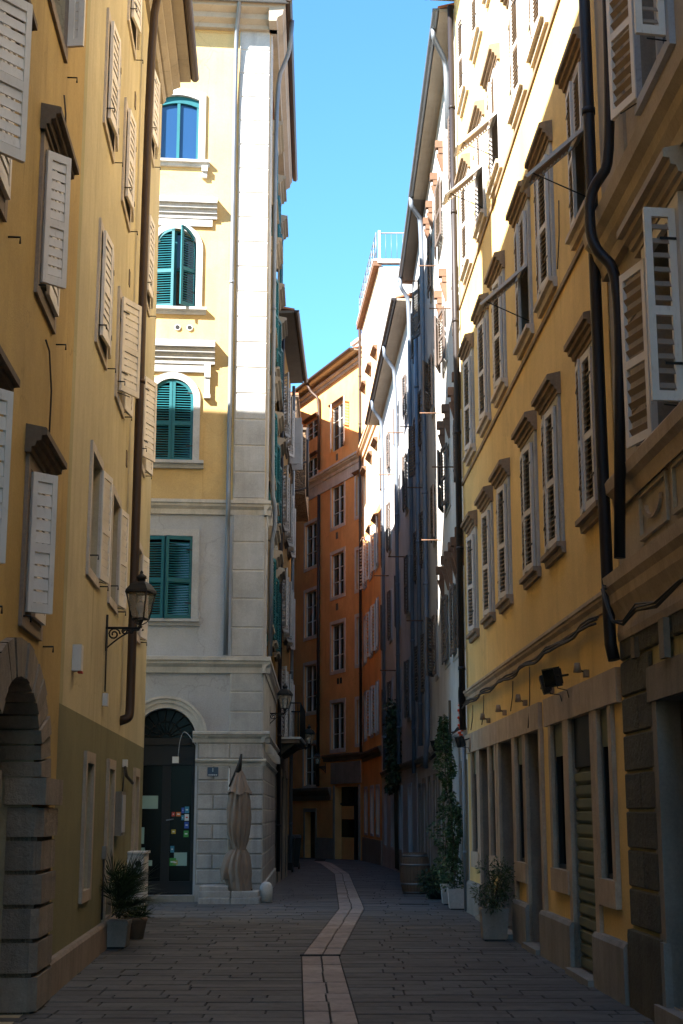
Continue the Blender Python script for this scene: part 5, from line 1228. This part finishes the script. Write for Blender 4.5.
# ivy high over the far wall
t = thing('hanging_ivy', 'dark mass of ivy hanging on the pale grey house wall above its doors', 'ivy', tuple(W4.P(44.5, .2, 3.2)))
mb = MB(); rnd = random.Random(11); ms = MB()
for i in range(1600):
    u = rnd.uniform(-1, 1); v = rnd.uniform(-1, 1); r = rnd.random()
    p = W4.P(44.5+1.3*u, .05+.32*r*(1-u*u*.5), 3.6+1.5*v*(1-.3*abs(u)))
    leafquad(mb, p, (rnd.uniform(-1,1), rnd.uniform(-1,1), rnd.uniform(-1,.2)), .14, .09, 'palm')
for k in range(5): ms.tube([W4.P(44+.3*k, .06, -.1), W4.P(44.1+.25*k, .08, 1.5), W4.P(43.9+.3*k, .07, 3.6)], .02, 'bark', 5)
ms.build('stem', t); mb.build('foliage', t)

# ------------------------------------------------ barrel
t = thing('wine_barrel', 'old dark oak wine barrel standing against the white house wall', 'barrel', (1.52, 30.3, gz(30.3)))
mb = MB(); zb = gz(30.3); n = 26; k = mb.m('barrel')
prof = [(.25,0), (.285,.12), (.31,.27), (.318,.41), (.31,.55), (.285,.70), (.25,.82)]
for i in range(n):
    q0, q1 = 2*PI*i/n+.008, 2*PI*(i+1)/n-.008
    for (r0, z0), (r1, z1) in zip(prof, prof[1:]):
        mb.poly([(1.52+r0*math.cos(q0), 30.3+r0*math.sin(q0), zb+z0), (1.52+r0*math.cos(q1), 30.3+r0*math.sin(q1), zb+z0), (1.52+r1*math.cos(q1), 30.3+r1*math.sin(q1), zb+z1), (1.52+r1*math.cos(q0), 30.3+r1*math.sin(q0), zb+z1)], 'barrel')
mb.lathe((1.52, 30.3, zb), [(.24,.01), (.235,.78)], 'dark', 20); mb.build('staves', t)
for z, r in ((.04,.262), (.20,.302), (.58,.312), (.76,.272)):
    mb = MB(); mb.lathe((1.52, 30.3, zb+z), [(r-.01,-.02), (r+.004,-.02), (r+.004-.004,.02), (r-.01,.02)], 'zinc', 24); mb.build('hoop', t)
mb = MB(); mb.lathe((1.52, 30.3, zb+.79), [(.238,0), (.238,.012)], 'barrel', 24); mb.build('lid', t)
# ------------------------------------------------ bollard
mb = MB(); mb.lathe((-1.37, 26.75, 0), [(.115,0), (.12,.20), (.115,.27), (.09,.32), (.05,.35), (.005,.36)], 'bollard', 20)
tag(mb.build('bollard'), 'low round-topped white stone bollard at the foot of the parasol slab', 'bollard')
# ------------------------------------------------ closed parasol
t = thing('parasol', 'closed beige parasol tied at the waist, standing in front of the stone pier', 'parasol', (-1.86, 26.35, 0))
mb = MB(); px_, py_ = -1.86, 26.35
mb.tube([(px_, py_, .05), (px_, py_, 2.5)], .024, 'jamb', 10)
mb.tube([(px_-.02, py_, 2.30), (px_+.03, py_-.0, 2.64)], [.055, .02], 'dark', 10); mb.tube([(px_-.18, py_-.03, 2.05), (px_+.0, py_, 2.52)], .016, 'dark', 8); mb.build('pole', t)
mb = MB()
for x0, x1, z0, z1 in ((-2.55, -1.98, 0, .11), (-1.97, -1.46, 0, .11), (-2.54, -1.98, .115, .22), (-1.96, -1.48, .115, .22), (-2.53, -2.02, .225, .31)):
    mb = MB(); mb.cbox(x0, x1, 26.12+z0*.1, 26.74-z0*.1, z0, z1, 'pier', .012); mb.build('ballast_slab', t)
mb = MB(); mb.wbox(-2.3, -1.6, 26.38, 26.46, .22, .25, 'dark'); mb.wbox(-1.92, -1.80, 26.3, 26.4, .0, .6, 'dark'); mb.build('foot_frame', t)
def cloth(name, prof, folds, amp, seed, thickk=0):
    """folded cloth: radius depends on height and angle"""
    rnd = random.Random(seed); ph = [rnd.uniform(0, 6.28) for _ in range(8)]; n = 72; mb = MB(); k = mb.m('canvas'); b0 = len(mb.v)
    for j, (r, z, ox) in enumerate(prof):
        for i in range(n):
            a = 2*PI*i/n
            f = 1.3*(abs(math.sin(a*folds/2+ph[0]+.5*math.sin(z*2.3)+.12*math.sin(z*9+a)))**.55-.65)
            f += .35*math.sin(a*3+ph[1]+z*1.7)+.22*math.sin(a*folds*1.5+ph[2]+z*5.1)+.12*math.sin(z*23+a*2)
            rr = r*(1+amp*f)
            zo = .03*math.sin(a*5+ph[3])*(1 if j == 0 else 0)
            mb.v.append(Vector((px_+ox+rr*math.cos(a), py_+rr*math.sin(a)*.85, z+zo)))
    for j in range(len(prof)-1):
        for i in range(n):
            a = b0+j*n+i; b = b0+j*n+(i+1) % n; mb.f.append([a, b, b+n, a+n]); mb.mi.append(k); mb.sm.append(True)
    return mb.build(name, t)
P1 = [(.225,.05,.03), (.215,.12,.03), (.20,.26,.02), (.205,.40,.0), (.215,.55,-.02), (.21,.68,-.02), (.175,.82,0), (.125,.91,.01), (.105,.955,.01), (.115,1.0,.01), (.15,1.08,0), (.175,1.2,-.01), (.19,1.35,-.01), (.195,1.5,-.01), (.19,1.65,-.01), (.18,1.8,0), (.16,1.95,0), (.13,2.1,0), (.09,2.22,0), (.05,2.30,.01), (.03,2.33,.01)]
cloth('canopy', P1, 11, .26, 2)
cloth('canopy_flounce', [(.215,1.93,-.0), (.19,1.97,-.0), (.155,2.06,0), (.12,2.15,.0), (.085,2.24,.01), (.055,2.31,.01), (.03,2.345,.01)], 7, .26, 5)
cloth('canopy_valance', [(.20,.40,-.09), (.215,.46,-.08), (.215,.58,-.06), (.20,.72,-.04), (.16,.85,-.02), (.118,.93,.0)], 7, .34, 9)
mb = MB(); mb.tube([(px_+.01+.112*math.cos(i*PI/10)*1.08, py_+.10*math.sin(i*PI/10), .955+.012*math.sin(i)) for i in range(21)], .011, 'canvas', 6); mb.tube([(px_+.05, py_-.11, .95), (px_+.07, py_-.13, .80)], .008, 'canvas', 6); mb.build('tie_strap', t)

# ------------------------------------------------ bins in the far lane
for x, y, s_, lb in ((-1.68, 44.0, 1.0, 'dark wheeled bin in the lane shadow, the nearer one against the ochre house'), (-1.58, 47.3, 1.0, 'dark wheeled bin in the lane shadow, the farther one before the orange house')):
    z = gz(y); t = thing('wheeled_bin', lb, 'bin', (x, y, z), 'wheeled bins in the far lane')
    mb = MB(); mb.hexa([(x-.2,y-.24,z+.08), (x+.2,y-.24,z+.08), (x+.2,y+.24,z+.08), (x-.2,y+.24,z+.08), (x-.27,y-.32,z+1.0), (x+.27,y-.32,z+1.0), (x+.27,y+.32,z+1.0), (x-.27,y+.32,z+1.0)], 'binm'); mb.build('body', t)
    mb = MB(); mb.hexa([(x-.29,y-.34,z+1.0), (x+.29,y-.34,z+1.0), (x+.29,y+.36,z+1.0), (x-.29,y+.36,z+1.0), (x-.24,y-.28,z+1.08), (x+.24,y-.28,z+1.08), (x+.24,y+.3,z+1.1), (x-.24,y+.3,z+1.1)], 'binm'); mb.build('lid', t)
    for dx in (-.2, .2): mb = MB(); mb.tube([(x+dx-.03, y+.24, z+.1), (x+dx+.03, y+.24, z+.1)], .1, 'dark', 14); mb.build('wheel', t)

# ================================================================== LIGHT, SKY, CAMERA
sc = bpy.context.scene
sd = Vector((-1.0, -.94, 1.05)).normalized()      # towards the sun
el = math.asin(sd.z); az = math.atan2(sd.x, sd.y)  # azimuth clockwise from +Y
L_ = bpy.data.lights.new('sun', 'SUN'); L_.energy = 4.7; L_.angle = math.radians(.53); L_.color = (1.0, .945, .86)
so = bpy.data.objects.new('sun', L_); C.objects.link(so); so.rotation_euler = sd.to_track_quat('Z', 'Y').to_euler()
w = bpy.data.worlds.new('World'); sc.world = w; w.use_nodes = True; nt = w.node_tree
bg = nt.nodes['Background']; sky = nt.nodes.new('ShaderNodeTexSky'); sky.sky_type = 'NISHITA'; sky.sun_disc = False
sky.sun_elevation = el; sky.sun_rotation = az; sky.air_density = 1.0; sky.dust_density = .3; sky.ozone_density = 1.0
tint = nt.nodes.new('ShaderNodeMix'); tint.data_type = 'RGBA'; tint.blend_type = 'MULTIPLY'; tint.inputs[0].default_value = 1; tint.inputs[7].default_value = (.44, .80, .98, 1)
nt.links.new(sky.outputs[0], tint.inputs[6]); nt.links.new(tint.outputs[2], bg.inputs['Color']); bg.inputs['Strength'].default_value = .080
cam = bpy.data.cameras.new('camera'); co = bpy.data.objects.new('camera', cam); C.objects.link(co)
co.location = (0, 0, 1.6); co.rotation_euler = (PI/2+math.atan(300/1422), 0, 0)
cam.sensor_fit = 'VERTICAL'; cam.sensor_height = 36; cam.lens = 1422/1024*36; cam.clip_end = 1500; cam.clip_start = .1
sc.camera = co
sc.cycles.max_bounces = 14; sc.cycles.diffuse_bounces = 8
sc.view_settings.view_transform = 'Standard'; sc.view_settings.look = 'None'; sc.view_settings.exposure = 2.5; sc.view_settings.gamma = 1
for o in bpy.data.objects:
    for k in ('wx', 'wy', 'wz'):
        if k in o: del o[k]
